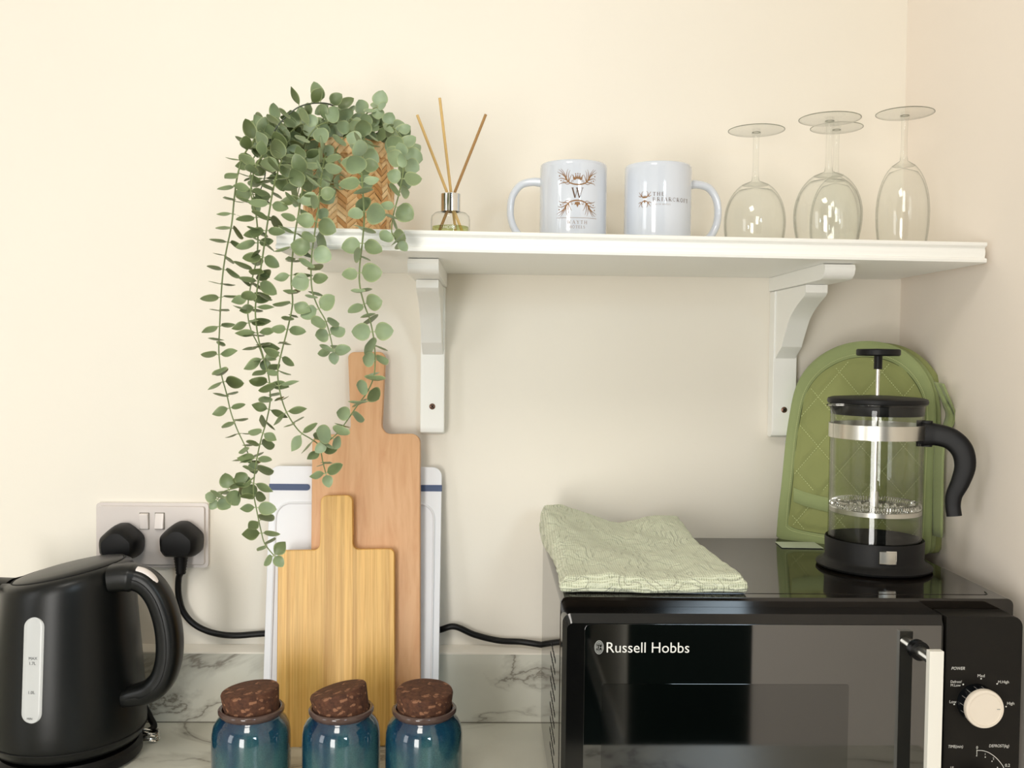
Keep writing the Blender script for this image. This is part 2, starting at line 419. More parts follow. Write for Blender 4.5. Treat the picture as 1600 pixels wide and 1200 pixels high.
def text_tris(body, size, shear=0.0, sx=1.0, align='LEFT'):
    """returns 2D verts and faces of a line of text"""
    cu = bpy.data.curves.new('t', 'FONT'); cu.body = body; cu.size = size; cu.shear = shear
    cu.align_x = align; cu.resolution_u = 3
    o = bpy.data.objects.new('t', cu); COL.objects.link(o)
    dg = bpy.context.evaluated_depsgraph_get(); dg.update()
    me = bpy.data.meshes.new_from_object(o.evaluated_get(dg))
    vs = [(v.co.x*sx, v.co.y) for v in me.vertices]; fs = [tuple(p.vertices) for p in me.polygons]
    bpy.data.objects.remove(o); bpy.data.curves.remove(cu); bpy.data.meshes.remove(me)
    return vs, fs
def add2d(mb, vs, fs, fn):
    V = [mb.bm.verts.new(fn(x, z)) for x, z in vs]
    for f in fs:
        try: mb.bm.faces.new([V[i] for i in f])
        except ValueError: pass
def ribbon2d(pts, w0, w1=None, wm=None):
    """flat tapered stroke in 2D"""
    if w1 is None: w1 = w0
    n = len(pts); vs, fs = [], []
    for i in range(n):
        a = pts[max(i-1, 0)]; b = pts[min(i+1, n-1)]
        dx, dy = b[0]-a[0], b[1]-a[1]; l = math.hypot(dx, dy) or 1
        t = i/(n-1); w = w0+(w1-w0)*t
        if wm is not None: w = w0*(1-t)**2+w1*t*t+wm*4*t*(1-t)*0.5
        nx, ny = -dy/l*w/2, dx/l*w/2
        vs += [(pts[i][0]+nx, pts[i][1]+ny), (pts[i][0]-nx, pts[i][1]-ny)]
        if i: k = 2*i; fs.append((k-2, k-1, k+1, k))
    return vs, fs

# ------------------------------------------------------------------ room
XR = P(1405, 550, 0).x; XL = -2.1; ZF = -0.9; ZC = 1.5
def wallbox(name, x0, x1, y0, y1, z0, z1, m):
    return structure(MB().box(x0, x1, y0, y1, z0, z1).obj(name, m, smooth=0))
wallbox('wall_back', XL-0.1, XR+0.1, 0, 0.1, ZF, ZC, M['wall'])
wallbox('wall_right', XR, XR+0.1, -1.43, 0, ZF, ZC, M['wall_r'])
wallbox('floor', XL-0.1, 1.6, -5.0, 0.1, ZF-0.05, ZF, M['carpet'])
wallbox('ceiling', XL-0.1, 1.6, -5.0, 0.1, ZC, ZC+0.05, M['ceil'])
# left wall with a window opening
b = MB(); b.box(XL-0.1, XL, -0.9, 0, ZF, ZC); b.box(XL-0.1, XL, -5, -2.1, ZF, ZC)
b.box(XL-0.1, XL, -2.1, -0.9, ZF, -0.05); b.box(XL-0.1, XL, -2.1, -0.9, 1.2, ZC)
structure(b.obj('wall_left', M['wall'], smooth=0))
b = MB()
for (y0, y1, z0, z1) in ((-2.1, -2.04, -0.05, 1.2), (-0.96, -0.9, -0.05, 1.2), (-2.1, -0.9, -0.05, 0.01), (-2.1, -0.9, 1.14, 1.2), (-1.52, -1.48, -0.05, 1.2)):
    b.box(XL-0.07, XL-0.02, y0, y1, z0, z1)
structure(b.obj('window_1', M['white'], smooth=0))
# the room side behind the viewer
wallbox('wall_front', XL-0.1, -0.25, -2.67, -2.57, ZF, ZC, M['wall'])
wallbox('wall_passage', 0.465, 0.50, -3.66, -2.57, ZF, ZC, M['wall'])
wallbox('trim_1', 0.453, 0.465, -3.66, -2.57, ZF, ZF+0.12, M['white'])
structure(MB().box(0.47, 1.30, -2.60, -2.56, ZF, 1.1, 0.004).obj('door_1', M['dark_door']))
wallbox('wall_front_side', 1.30, 1.6, -2.67, -2.57, ZF, ZC, M['wall'])
wallbox('wall_passage_end', XL, 1.6, -5.0, -4.95, ZF, ZC, M['dark_door'])

# ------------------------------------------------------------------ worktop with upstand
t = thing('worktop', 'pale marble-look worktop under the jars, kettle and microwave', 'worktop', (0, 0, 0))
b = MB(); b.box(-1.5, XR-0.0005, -0.665, -0.0005, -0.038, 0.0, 0.002)
b.obj('slab', M['marble'], t)
b = MB(); b.box(-1.5, XR-0.0005, -0.018, -0.0005, 0.0008, 0.094, 0.001); structure(b.obj('trim_2', M['marble']))
b = MB(); b.box(-1.5, XR-0.0005, -0.0186, -0.017, 0.0, 0.0012); structure(b.obj('trim_4', M['joint']))
b = MB(); b.prism([(-0.0185, 0.0935), (-0.0185, 0.0955), (-0.012, 0.0985), (-0.0005, 0.101), (-0.0005, 0.0935)], 'x', -1.5, XR-0.0005)
structure(b.obj('trim_3', M['sealant']))

# ------------------------------------------------------------------ shelf
SH_T = 0.6290; SH_B = 0.6057; SH_F = -0.282
t = thing('wall_shelf', 'long white wooden wall shelf with moulded front edge', 'shelf', (0.1635, 0, SH_B))
t.rotation_euler = (0, 0, 0)
h = SH_T-SH_B
prof = [(-0.0005, 0), (-0.0005, h), (SH_F+0.003, h), (SH_F+0.0008, h-0.0008), (SH_F, h-0.002), (SH_F+0.0006, h-0.0042), (SH_F+0.0042, h-0.0056),
        (SH_F+0.0052, h-0.0066), (SH_F+0.0040, h-0.010), (SH_F+0.0040, h-0.0135), (SH_F+0.0050, h-0.0165), (SH_F+0.0046, h-0.0175),
        (SH_F+0.0010, h-0.0182), (SH_F, h-0.0200), (SH_F+0.0006, 0.0008), (SH_F+0.0025, 0)]
b = MB(); b.prism(prof, 'x', -0.388, 0.388)
for v in b.bm.verts:
    if v.co.y < -0.2: v.co.y += 0.045*(v.co.x+0.388)/0.776
b.obj('shelf_board', M['white'], t, smooth=25)

def bracket(xc, label):
    t = thing('shelf_bracket', label, 'bracket', (xc, 0, 0.3902), group='brackets under the shelf')
    z0 = 0.3902
    ww = 0.0165
    b = MB(); b.prism([(-0.0005, 0.2155), (-0.205, 0.2155), (-0.2135, 0.2140), (-0.2150, 0.209), (-0.2125, 0.203), (-0.206, 0.1985), (-0.199, 0.1975), (-0.190, 0.1972), (-0.0005, 0.1968)][::-1], 'x', -ww-0.0012, ww+0.0012, 0.0012)
    b.obj('arm', M['white'], t)
    b = MB(); b.prism([(-0.0005, 0.1962), (-0.022, 0.1962), (-0.022, 0.010), (-0.0195, 0.003), (-0.013, 0.0), (-0.0005, 0.0)], 'x', -ww+0.0005, ww-0.0005, 0.0015)
    b.obj('upright', M['white'], t)
    pr = [(-0.0215, 0.1966), (-0.139, 0.1966), (-0.139, 0.187), (-0.134, 0.183)]
    cur = crom([Vector((-0.134, 0.183, 0)), Vector((-0.105, 0.172, 0)), Vector((-0.080, 0.158, 0)), Vector((-0.063, 0.140, 0)), Vector((-0.053, 0.128, 0)), Vector((-0.048, 0.121, 0))], 5)
    pr += [(p.x, p.y) for p in cur[1:]]
    pr += [(-0.0215, 0.106)]
    b = MB(); b.prism(pr, 'x', -ww+0.003, ww-0.003, 0.0008); b.obj('brace', M['white'], t)
    zc = 0.5-(632-547)*1.253/1472-z0
    m = Matrix.Translation((0, -0.022, zc)) @ Matrix.Rotation(R(90), 4, 'X')
    b = MB(); b.lathe([(0.0001, 0.0012), (0.0025, 0.0012), (0.004, 0.0004), (0.0042, -0.001)], 20, mtx=m)
    sc = b.obj('screw', M['screw'], t)
    b = MB()
    for a in (45, 135):
        mm = m @ Matrix.Rotation(R(a), 4, 'Z')
        q = bmesh.new(); bmesh.ops.create_cube(q, size=1)
        for v in q.verts: v.co = Vector((v.co.x*0.005, v.co.y*0.0011, v.co.z*0.0003+0.0013))
        b.merge(q, mm)
    b.obj('cross_slot', M['dark'], sc)
    return t
bracket(P(676, 560, -0.022).x, 'white wooden shelf bracket just right of the beech board handle')
bracket(P(1226, 600, -0.022).x, 'white wooden shelf bracket beside the green oven mitt')

# ------------------------------------------------------------------ double socket
sc_ = P(238.5, 836, -0.005)
t = thing('double_wall_socket', 'white double electric socket on the wall above the kettle', 'socket', (sc_.x, 0, sc_.z))
b = MB(); b.prism(rrect(-0.0745, 0.0745, -0.0435, 0.0435, 0.005), 'y', -0.0005, -0.006)
b.prism(rrect(-0.0705, 0.0705, -0.0395, 0.0395, 0.004), 'y', -0.005, -0.0095, 0.0015)
fp = b.obj('face_plate', M['socket'], t)
for (px, tilt) in ((226, 1), (250, -1)):
    p = loc(P(px, 814, -0.009), t)
    b = MB(); b.box(-0.0058, 0.0058, -0.003, 0.003, -0.0105, 0.0105, 0.0012)
    o = b.obj('rocker_switch', M['switch'], t); o.location = (p.x, -0.0105, p.z+0.0); o.rotation_euler = (R(9*tilt), 0, 0)
    b = MB(); b.box(p.x-0.0066, p.x+0.0066, -0.0098, -0.0092, p.z-0.0114, p.z+0.0114); b.obj('switch_surround', M['joint'], t)

def plug(px, py, label, mirror=1, cable=None, cordname=None):
    c = P(px, py, -0.03)
    t = thing('electric_plug', label, 'plug', (c.x, -0.0100, c.z), group='plugs in the wall socket')
    # five-sided body tapering towards the viewer
    out = [(-0.0255, -0.012), (-0.020, -0.0195), (-0.013, -0.0215), (0.013, -0.0215), (0.020, -0.0195), (0.0255, -0.012), (0.0265, 0.003), (0.0225, 0.0105), (0.009, 0.0215), (0.0, 0.0235), (-0.009, 0.0215), (-0.0225, 0.0105), (-0.0265, 0.003)]
    cr = crom([Vector((x, z, 0)) for x, z in out+[out[0]]], 3)[:-1]
    lay = [(0.0, 0.94), (-0.003, 1.0), (-0.014, 1.0), (-0.024, 0.95), (-0.032, 0.84), (-0.0355, 0.70), (-0.0362, 0.4)]
    b = MB(); rows = []
    for y, s in lay:
        rows.append([Vector((p.x*s, y, p.y*s-(1-s)*0.006)) for p in cr])
    V = b.grid(rows, closed_v=True); b.bm.faces.new(V[0]); b.bm.faces.new(V[-1])
    b.obj('plug_body', M['black'], t, smooth=28)
    b = MB(); rad = []
    pts = []
    for i in range(15):
        z = -0.019-0.026*i/14; pts.append(Vector((0, -0.016, z))); rad.append(0.0090-0.0032*i/14+(0.0007 if i % 2 else 0))
    b.tube(pts, rad, 16); b.obj('strain_relief', M['black'], t, smooth=50)
    if cable:
        pp = [loc(q, t) for q in crom(cable, 8)]
        b = MB(); b.tube(pp, 0.0042, 12); b.obj('cable', M['blackrub'], t)
    return t
c2 = P(281, 845, -0.03)
cab2 = [Vector((c2.x, -0.026, c2.z-0.043)), P(279, 905, -0.022), P(279, 930, -0.018), P(286, 955, -0.015), P(303, 975, -0.013), P(330, 988, -0.012), P(365, 993, -0.012), P(412, 990, -0.010),
        P(470, 988, -0.008), P(560, 990, -0.0075), P(640, 992, -0.0075), P(684, 985, -0.010), P(710, 979, -0.012), P(742, 992, -0.012), P(780, 1001, -0.012), P(815, 1003, -0.012), P(850, 1008, -0.022), P(860, 1008, -0.045)]
plug(281, 845, 'black plug in the right-hand outlet, its flex running behind the boards', 1, cab2)
c1 = P(187, 848, -0.03)
cab1 = [Vector((c1.x, -0.026, c1.z-0.043)), P(190, 930, -0.024), P(196, 1000, -0.024), P(212, 1060, -0.024), P(224, 1100, -0.03), P(234, 1120, -0.045), P(237, 1140, -0.060), Vector((-0.47, -0.085, 0.0048)), Vector((-0.49, -0.10, 0.0048))]
plug(187, 848, 'black plug in the left-hand outlet, directly above the kettle lid', 1, cab1)

# silver tie gathered on the kettle flex
pt = P(232, 1147, -0.075)
t = thing('cable_tie', 'silver looped cable tie lying on the worktop right of the kettle', 'cable tie', (pt.x, -0.078, 0.0))
b = MB()
for k, (r_, zz, ph) in enumerate(((0.0105, 0.0030, 0), (0.0100, 0.0060, 0.5), (0.0095, 0.0090, -0.4), (0.0098, 0.0118, 0.2))):
    pts = []
    for i in range(25):
        a = -2.4+ph*0.3+4.8*i/24
        pts.append(Vector((r_*1.25*math.cos(a)+0.001, r_*0.8*math.sin(a), zz+0.0012*math.sin(3*a+ph))))
    pts = [Vector((-0.024, -0.008, zz*0.8+0.001))]+pts+[Vector((-0.024, 0.006, zz+0.001))]
    b.tube(crom(pts, 2), 0.0014, 8)
b.obj('wire_loops', M['chrome'], t)

# ------------------------------------------------------------------ kettle
KX = P(109, 1000, -0.125).x
t = thing('electric_kettle', 'matte black electric kettle standing below the wall socket', 'kettle', (KX, -0.125, 0.0))
b = MB(); b.lathe([(0.0, 0.0005), (0.078, 0.0005), (0.083, 0.004), (0.083, 0.014), (0.079, 0.019), (0.0, 0.019)], 72)
b.obj('power_base', M['blackrub'], t)
def krad(z): # body radius
    tt = (z-0.045)/(0.222-0.045)
    return 0.0885-0.0145*max(0, min(1.1, tt))**1.15
seg = 96
rows = []
zs = [(0.060, 0.0205), (0.073, 0.0215), (0.081, 0.0245), (0.0855, 0.031), (0.0875, 0.038), (0.0882, 0.045)]
prof = zs+[(krad(z), z) for z in [0.06, 0.08, 0.10, 0.12, 0.14, 0.16, 0.18, 0.20]]
prof += [(0.0748, 0.215), (0.0735, 0.2225), (0.0705, 0.2275), (0.066, 0.2300), (0.0635, 0.2308)]
SL = 0.19    # slope of the top towards the handle
def ktop(v):
    # shear the upper part so the rim climbs towards the handle
    k = max(0.0, (v.z-0.15)/0.08)
    return Vector((v.x, v.y, v.z+k*k*SL*v.x))
b = MB()
for r_, z in prof:
    ring = []
    for i in range(seg):
        a = 2*PI*i/seg; x, y = r_*math.cos(a), r_*math.sin(a)
        # spout swelling on the left
        d = abs(((a-PI+PI) % (2*PI))-PI)
        sp = max(0, 1-d/0.42)**1.4*max(0, (z-0.13)/0.10)**1.3*0.034
        x -= sp
        ring.append(ktop(Vector((x, y, z))))
    rows.append(ring)
V = b.grid(rows, closed_v=True); b.bm.faces.new(V[0])
b.obj('body', M['kettle'], t, smooth=50)
b = MB()
rows = []
for r_, z in [(0.0635, 0.2306), (0.0625, 0.2288), (0.0618, 0.2306), (0.060, 0.2322), (0.050, 0.2345), (0.030, 0.2362), (0.0, 0.2366)]:
    rows.append([ktop(Vector((max(r_, 0.0002)*math.cos(2*PI*i/72), max(r_, 0.0002)*math.sin(2*PI*i/72), z))) for i in range(72)])
b.grid(rows, closed_v=True); b.obj('lid', M['kettle'], t, smooth=50)
b = MB(); ring = [ktop(Vector((0.0627*math.cos(a), 0.0627*math.sin(a), 0.2312))) for a in [2*PI*i/72 for i in range(73)]]
b.tube(ring, 0.0007, 6, cap=False); b.obj('lid_seam', M['dark'], t)
# spout lip
b = MB(); b.tube([Vector((-0.070, 0, 0.212)), Vector((-0.098, 0, 0.2155)), Vector((-0.112, 0, 0.222))], [0.02, 0.014, 0.008], 16, asp=(0.35, 1.0), up=(0, 0, 1))
b.obj('spout_lip', M['blackrub'], t)
b = MB(); b.tube([Vector((0.088*math.cos(a), 0.088*math.sin(a), 0.0375)) for a in [2*PI*i/72 for i in range(73)]], 0.0006, 6, cap=False)
b.obj('body_seam', M['dark'], t)
# handle, swept in the plane that turns a little to the viewer
def kp(px, py, y): return P(px, py, y)-Vector((KX, -0.125, 0))
HY = [-0.150]*10
hp = [(176, 903), (200, 901), (226, 907), (246, 928), (259, 960), (265, 995), (264, 1030), (254, 1060), (234, 1079), (206, 1087), (188, 1090)]
pts = crom([kp(x, y, -0.152-0.0*i) for i, (x, y) in enumerate(hp)], 6)
n = len(pts); rad = []; asp = []
for i in range(n):
    s = i/(n-1)
    hh = 0.0162 if s < 0.15 else (0.0145 if s < 0.75 else 0.0145-0.0045*(s-0.75)/0.25)
    rad.append(hh); asp.append((1.0, 1.25))
b = MB(); b.tube(pts, rad, 28, asp=asp, up=(0, 0, 1), expo=2.8); b.obj('handle', M['kettle'], t, smooth=50)
# groove line along the inner side of the handle
b = MB(); gp = []
for i, p in enumerate(pts[3:-6]):
    tg = (pts[i+4]-pts[i+2]).normalized(); nn = Vector((0, -1, 0)).cross(tg).normalized()
    gp.append(p+Vector((0, -0.0181, 0))+nn*0.0015*(1 if nn.dot(Vector((1, 0, 0.3))) > 0 else -1))
b.tube(gp, 0.0007, 6); b.obj('handle_seam', M['dark'], t)
# pale switch insert on the handle crown
b = MB(); ip = crom([kp(212, 889, -0.160), kp(226, 893, -0.160), kp(238, 902, -0.160), kp(248, 917, -0.160)], 6)
b.tube(ip, [0.0005]+[0.0055]*(len(ip)-2)+[0.0005], 14, asp=(0.65, 1.0), up=(0, 0, 1)); b.obj('switch_insert', M['switch'], t)
# gauge window on the body
def on_body(px, py, off):
    # intersect sight line with body surface of revolution (world)
    d0 = (P(px, py, -0.125)-CAM); lo, hi = 0.6, 1.1
    f = lambda s: (lambda q: math.hypot(q.x-KX, q.y+0.125)-krad(max(q.z, 0.045))-off)(CAM+d0*s)
    s0 = 0.86
    for s_ in [0.86+0.002*i for i in range(80)]:
        if f(s_) <= 0: s0 = s_; break
    lo, hi = s0-0.002, s0
    for _ in range(20):
        mid = (lo+hi)/2
        if f(mid) <= 0: hi = mid
        else: lo = mid
    return CAM+d0*hi-Vector((KX, -0.125, 0))
def stadium(x0, x1, y0, y1, slant, n=10):
    r_ = (x1-x0)/2; xc = (x0+x1)/2; out = []
    for k in range(n+1):
        a = PI+PI*k/n; out.append((xc+r_*math.cos(a), y0+r_+r_*math.sin(a)))
    for k in range(n+1):
        a = PI*k/n; out.append((xc+r_*math.cos(a), y1-r_+r_*math.sin(a)))
    return [(x+slant*(y1-y)/(y1-y0), y) for x, y in out]
b = MB()
cxs = lambda y: 49+5*(1131-y)/166
rows = []
gy = [964.5+15.8*(1-math.cos(PI/2*i/8)) for i in range(9)]; gy = gy+[gy[-1]+(166-31.6)*i/12 for i in range(1, 12)]+[2*1047.5-q for q in gy[::-1]]
for y in gy:
    e = min(y-964.5, 1130.5-y); hw = 15.8*math.sqrt(max(0.0, 1-(1-min(1, e/15.8))**2))+0.05
    rows.append([on_body(cxs(y)+hw*k/5, y, 0.0012 if abs(k) < 5 else 0.0002) for k in range(-5, 6)])
b.grid(rows); b.obj('water_gauge', M['gauge'], t)
for (px, py, tx, sz) in ((44.5, 1031, 'MAX', 0.0045), (44.5, 1039, '1.7L', 0.0048), (43, 1084.5, '1.0L', 0.0048), (41.5, 1125, 'MIN', 0.0036)):
    vs, fs = text_tris(tx, sz); b = MB()
    add2d(b, vs, fs, lambda x, z, px=px, py=py: on_body(px+x*1400, py-z*1400, 0.0016))
    b.obj('gauge_marking', M['ink'], t, smooth=0)

# ------------------------------------------------------------------ cutting boards
def board(name, label, cat, base, lean, roll):
    t = thing(name, label, cat, base); t.rotation_euler = (-lean, roll, 0); return t
# white plastic board
lean = math.atan2(0.045, 0.345)
pb = P(549, 1140, -0.050)
t = board('chopping_board', 'white plastic chopping board with navy grips, behind the wooden boards', 'chopping board', (pb.x-0.0005, -0.060, 0.0), lean, R(0.0))
b = MB(); b.prism(rrect(-0.1145, 0.1145, 0.001, 0.349, 0.0125), 'y', 0.0, 0.007, 0.0012); b.obj('board_panel', M['plastic_w'], t)
# raised rim of the juice groove
b = MB()
rim = rrect(-0.105, 0.105, 0.02, 0.300, 0.02, 8); rim.append(rim[0])
b.tube([Vector((x, -0.0004, z)) for x, z in rim], 0.0016, 8, cap=False); b.obj('juice_groove', M['plastic_w'], t)
b = MB()
b.prism(rrect(-0.1148, -0.0605, 0.3165, 0.325, (0.0005, 0.0042, 0.0042, 0.0005)), 'y', -0.0008, 0.0078)
b.obj('grip_strip', M['navy'], t)
b = MB(); b.prism(rrect(0.0605, 0.1148, 0.3165, 0.325, (0.0042, 0.0005, 0.0005, 0.0042)), 'y', -0.0008, 0.0078)
b.obj('grip_strip', M['navy'], t)
def paddle(W, H, hw, hh, r, fil, wb):
    """outline: body width W (bottom wb) height H, handle half-width hw up to H+hh"""
    o = []
    o += [(-wb/2+0.004, 0.0), (wb/2-0.004, 0.0), (wb/2, 0.004)]
    for k in range(7): a = .5*PI*k/6; o.append((W/2-r+r*math.cos(a), H-r+r*math.sin(a)))
    for k in range(7): a = .5*PI*k/6; o.append((hw[0]+fil-fil*math.sin(a), H+fil-fil*math.cos(a)))
    hr = min(0.008, hw[1]*0.6)
    for k in range(7): a = .5*PI*k/6; o.append((hw[1]-hr+hr*math.cos(a), H+hh-hr+hr*math.sin(a)))
    left = [(-x, z) for x, z in o[2:]][::-1]
    return o[1:]+left[:-1]+[(-wb/2, 0.004), (-wb/2+0.004, 0.0)]
b_ = P(574, 1150, -0.07)
t = board('cutting_board', 'tall beech paddle cutting board, in front of the white board', 'cutting board', (b_.x-0.002, -0.079, 0.0), math.atan2(0.060, 0.5), R(-1.0))
b = MB(); b.prism(paddle(0.142, 0.394, (0.0205, 0.0245), 0.109, 0.012, 0.012, 0.142), 'y', 0.0, 0.015, 0.002)
b.obj('board_panel', M['beech'], t)
b_ = P(529, 1150, -0.09)
t = board('cutting_board', 'small striped bamboo paddle board, frontmost of the leaning boards', 'cutting board', (b_.x-0.003, -0.0965, 0.0), math.atan2(0.040, 0.31), R(-1.2))
b = MB(); b.prism(paddle(0.1495, 0.2465, (0.0212, 0.0204), 0.0695, 0.008, 0.008, 0.1495), 'y', 0.0, 0.0135, 0.0016)
b.obj('board_panel', M['bamboo'], t)

# ------------------------------------------------------------------ jars with cork lids
JY = -0.215
def jar_make(px, label, tilt, turn):
    p = P(px, 1100, JY)
    t = thing('storage_jar', label, 'jar', (p.x, JY, 0.0), group='blue jars with cork lids')
    pr = [(0.0, 0.0008), (0.034, 0.0008), (0.040, 0.004), (0.0432, 0.012), (0.0438, 0.030), (0.0438, 0.060), (0.0432, 0.070), (0.0415, 0.0775), (0.0378, 0.0835), (0.0345, 0.0870), (0.0335, 0.0895)]
    pin = [(0.0320, 0.090), (0.0335, 0.080), (0.0395, 0.070), (0.0400, 0.02), (0.0, 0.01)]
    b = MB(); b.lathe(pr+pin, 72); b.obj('jar_body', M['glaze'], t, smooth=60)
    b = MB(); b.lathe([(0.0335, 0.0885), (0.0350, 0.0905), (0.0365, 0.0925), (0.0366, 0.0955), (0.0350, 0.0972), (0.0325, 0.0972), (0.0312, 0.0955), (0.0310, 0.089)], 72)
    b.obj('jar_rim', M['rim'], t, smooth=60)
    b = MB(); rows = []
    for r_, z in [(0.0, -0.018), (0.027, -0.018), (0.0290, -0.016), (0.0322, 0.0165), (0.0312, 0.0185), (0.029, 0.0192), (0.0, 0.0192)]:
        row = []
        for i in range(64):
            a = 2*PI*i/64; rr = max(r_, 0.0002)*(1+0.012*noise.noise(Vector((math.cos(a)*3, math.sin(a)*3, px))))
            row.append(Vector((rr*math.cos(a), rr*math.sin(a), z)))
        rows.append(row)
    b.grid(rows, closed_v=True)
    o = b.obj('cork_lid', M['cork'], t, smooth=40); o.location = (0, 0, 0.0985)
    o.rotation_euler = Matrix.Rotation(R(tilt), 3, Vector((math.cos(turn), math.sin(turn), 0))).to_euler()
    return t
jar_make(393, 'blue glazed jar, nearest the kettle, with a cork lid', -6, 1.5)
jar_make(533.5, 'blue glazed jar, middle of three, its cork lid tilted most', -14, 1.3)
jar_make(663, 'blue glazed jar, nearest the microwave, with a cork lid', 4, 0.3)

# ------------------------------------------------------------------ basket with trailing plant
BY = -0.135
bp = P(545, 300, BY)
t = thing('potted_plant', 'artificial trailing eucalyptus in a woven basket on the shelf', 'plant', (bp.x, BY, SH_T))
PLANT = t
b = MB(); NC, NR = 30, 15; Hb = 0.108; tone = []
def brad(z): return 0.0505+0.0030*math.sin(PI*min(1, z/Hb)*0.9)
dz = Hb/NR
b.lathe([(0.0, 0.0008), (0.048, 0.0008), (brad(0.03)-0.003, 0.03), (brad(0.07)-0.003, 0.07), (brad(Hb)-0.003, Hb), (brad(Hb)-0.006, Hb), (0.044, 0.02), (0.0, 0.02)], 48)
b.obj('basket_lining', M['basket_in'], t)
b = MB()
for i in range(NC):
    a0, a1 = 2*PI*i/NC, 2*PI*(i+1)/NC
    sl = dz*1.45*(1 if i % 2 else -1)
    for j in range(-2, NR+2):
        zc = (j+0.5)*dz
        tn = min(1, max(0, random.gauss(0.5, 0.28)))
        rows = []
        nu, nv = 5, 4
        lift = random.uniform(-0.0003, 0.0006)
        skip = False
        for u in range(nu+1):
            fu = u/nu; a = a0+(a1-a0)*(fu*1.12-0.06)
            zz = zc+sl*(fu-0.5)
            row = []
            for v in range(nv+1):
                fv = v/nv-0.5
                z = zz+fv*dz*0.96
                z = min(max(z, 0.0012), Hb)
                bulge = 0.0016*math.cos(fv*PI*0.95)*(0.55+0.45*math.sin(PI*fu))+0.0007
                r_ = brad(z)-0.0018+bulge+lift
                row.append(Vector((r_*math.cos(a), r_*math.sin(a), z)))
            rows.append(row)
        if max(r[nv].z for r in rows)-min(r[0].z for r in rows) < 0.001 or zc+abs(sl)/2+dz/2 < 0.001 or zc-abs(sl)/2-dz/2 > Hb: continue
        n0 = len(b.bm.verts); b.grid(rows); tone += [tn]*(len(b.bm.verts)-n0)
bmv = len(b.bm.verts)
bk = b.obj('basket', M['weave'], t, smooth=60)
at = bk.data.attributes.new('tone', 'FLOAT', 'POINT'); at.data.foreach_set('value', tone)
# rim wrap
b = MB(); tone = []
for i in range(34):
    a0 = 2*PI*i/34; da = 2*PI/34
    n0 = len(b.bm.verts)
    pts = []
    for k in range(9):
        f = k/8; a = a0+da*f*1.5; z = 0.098+0.015*f
        pts.append(Vector(((brad(0.1)+0.0022+0.001*math.sin(PI*f))*math.cos(a), (brad(0.1)+0.0022+0.001*math.sin(PI*f))*math.sin(a), z)))
    b.tube(pts, 0.0042, 8, asp=(0.95, 0.28), up=(0, 0, 1)); tone += [random.random()]*(len(b.bm.verts)-n0)
for zz in (0.0985, 0.1125):
    n0 = len(b.bm.verts)
    b.tube([Vector(((brad(0.1)+0.0012)*math.cos(2*PI*i/48), (brad(0.1)+0.0012)*math.sin(2*PI*i/48), zz)) for i in range(49)], 0.0022, 8, cap=False)
    tone += [0.35]*(len(b.bm.verts)-n0)
rm = b.obj('basket_rim', M['weave'], t, smooth=60)
at = rm.data.attributes.new('tone', 'FLOAT', 'POINT'); at.data.foreach_set('value', tone)

def add_leaf(b, tone, rimv, p, axis, nrm, L, W, tn, pointed, cup):
    axis = axis.normalized(); side = axis.cross(nrm).normalized(); nrm = side.cross(axis).normalized()
    NU, NV = 9, 6; rows = []; n0 = len(b.bm.verts)
    pet = 0.09
    vals = []
    for i in range(NU+1):
        u = i/NU
        s = math.sin(PI*(u**(0.80 if not pointed else 0.95)))**(0.62 if not pointed else 0.9)
        w_ = W/2*max(0.02, s)
        if pointed: w_ *= (1.05-0.25*u)
        row = []
        for j in range(NV+1):
            v = 2*j/NV-1
            x = pet*L+u*L*(1-pet); y = v*w_
            z = cup*W*(v*v*0.5*s+0.55*(2*u-1)**2-0.3)+0.012*L*(1-abs(v))
            row.append(p+axis*x+side*y+nrm*z)
            e = max(abs(v), abs(2*u-1)**2.2); vals.append(e)
        rows.append(row)
    V = b.grid(rows); tone += [tn]*((NU+1)*(NV+1)); rimv += vals
    # petiole
    n1 = len(b.bm.verts); q = p+axis*(pet*L*1.3)+nrm*(cup*W*0.2)
    b.tube([p, q], 0.00055, 5, cap=False); k = len(b.bm.verts)-n1; tone += [1.0]*k; rimv += [1.0]*k

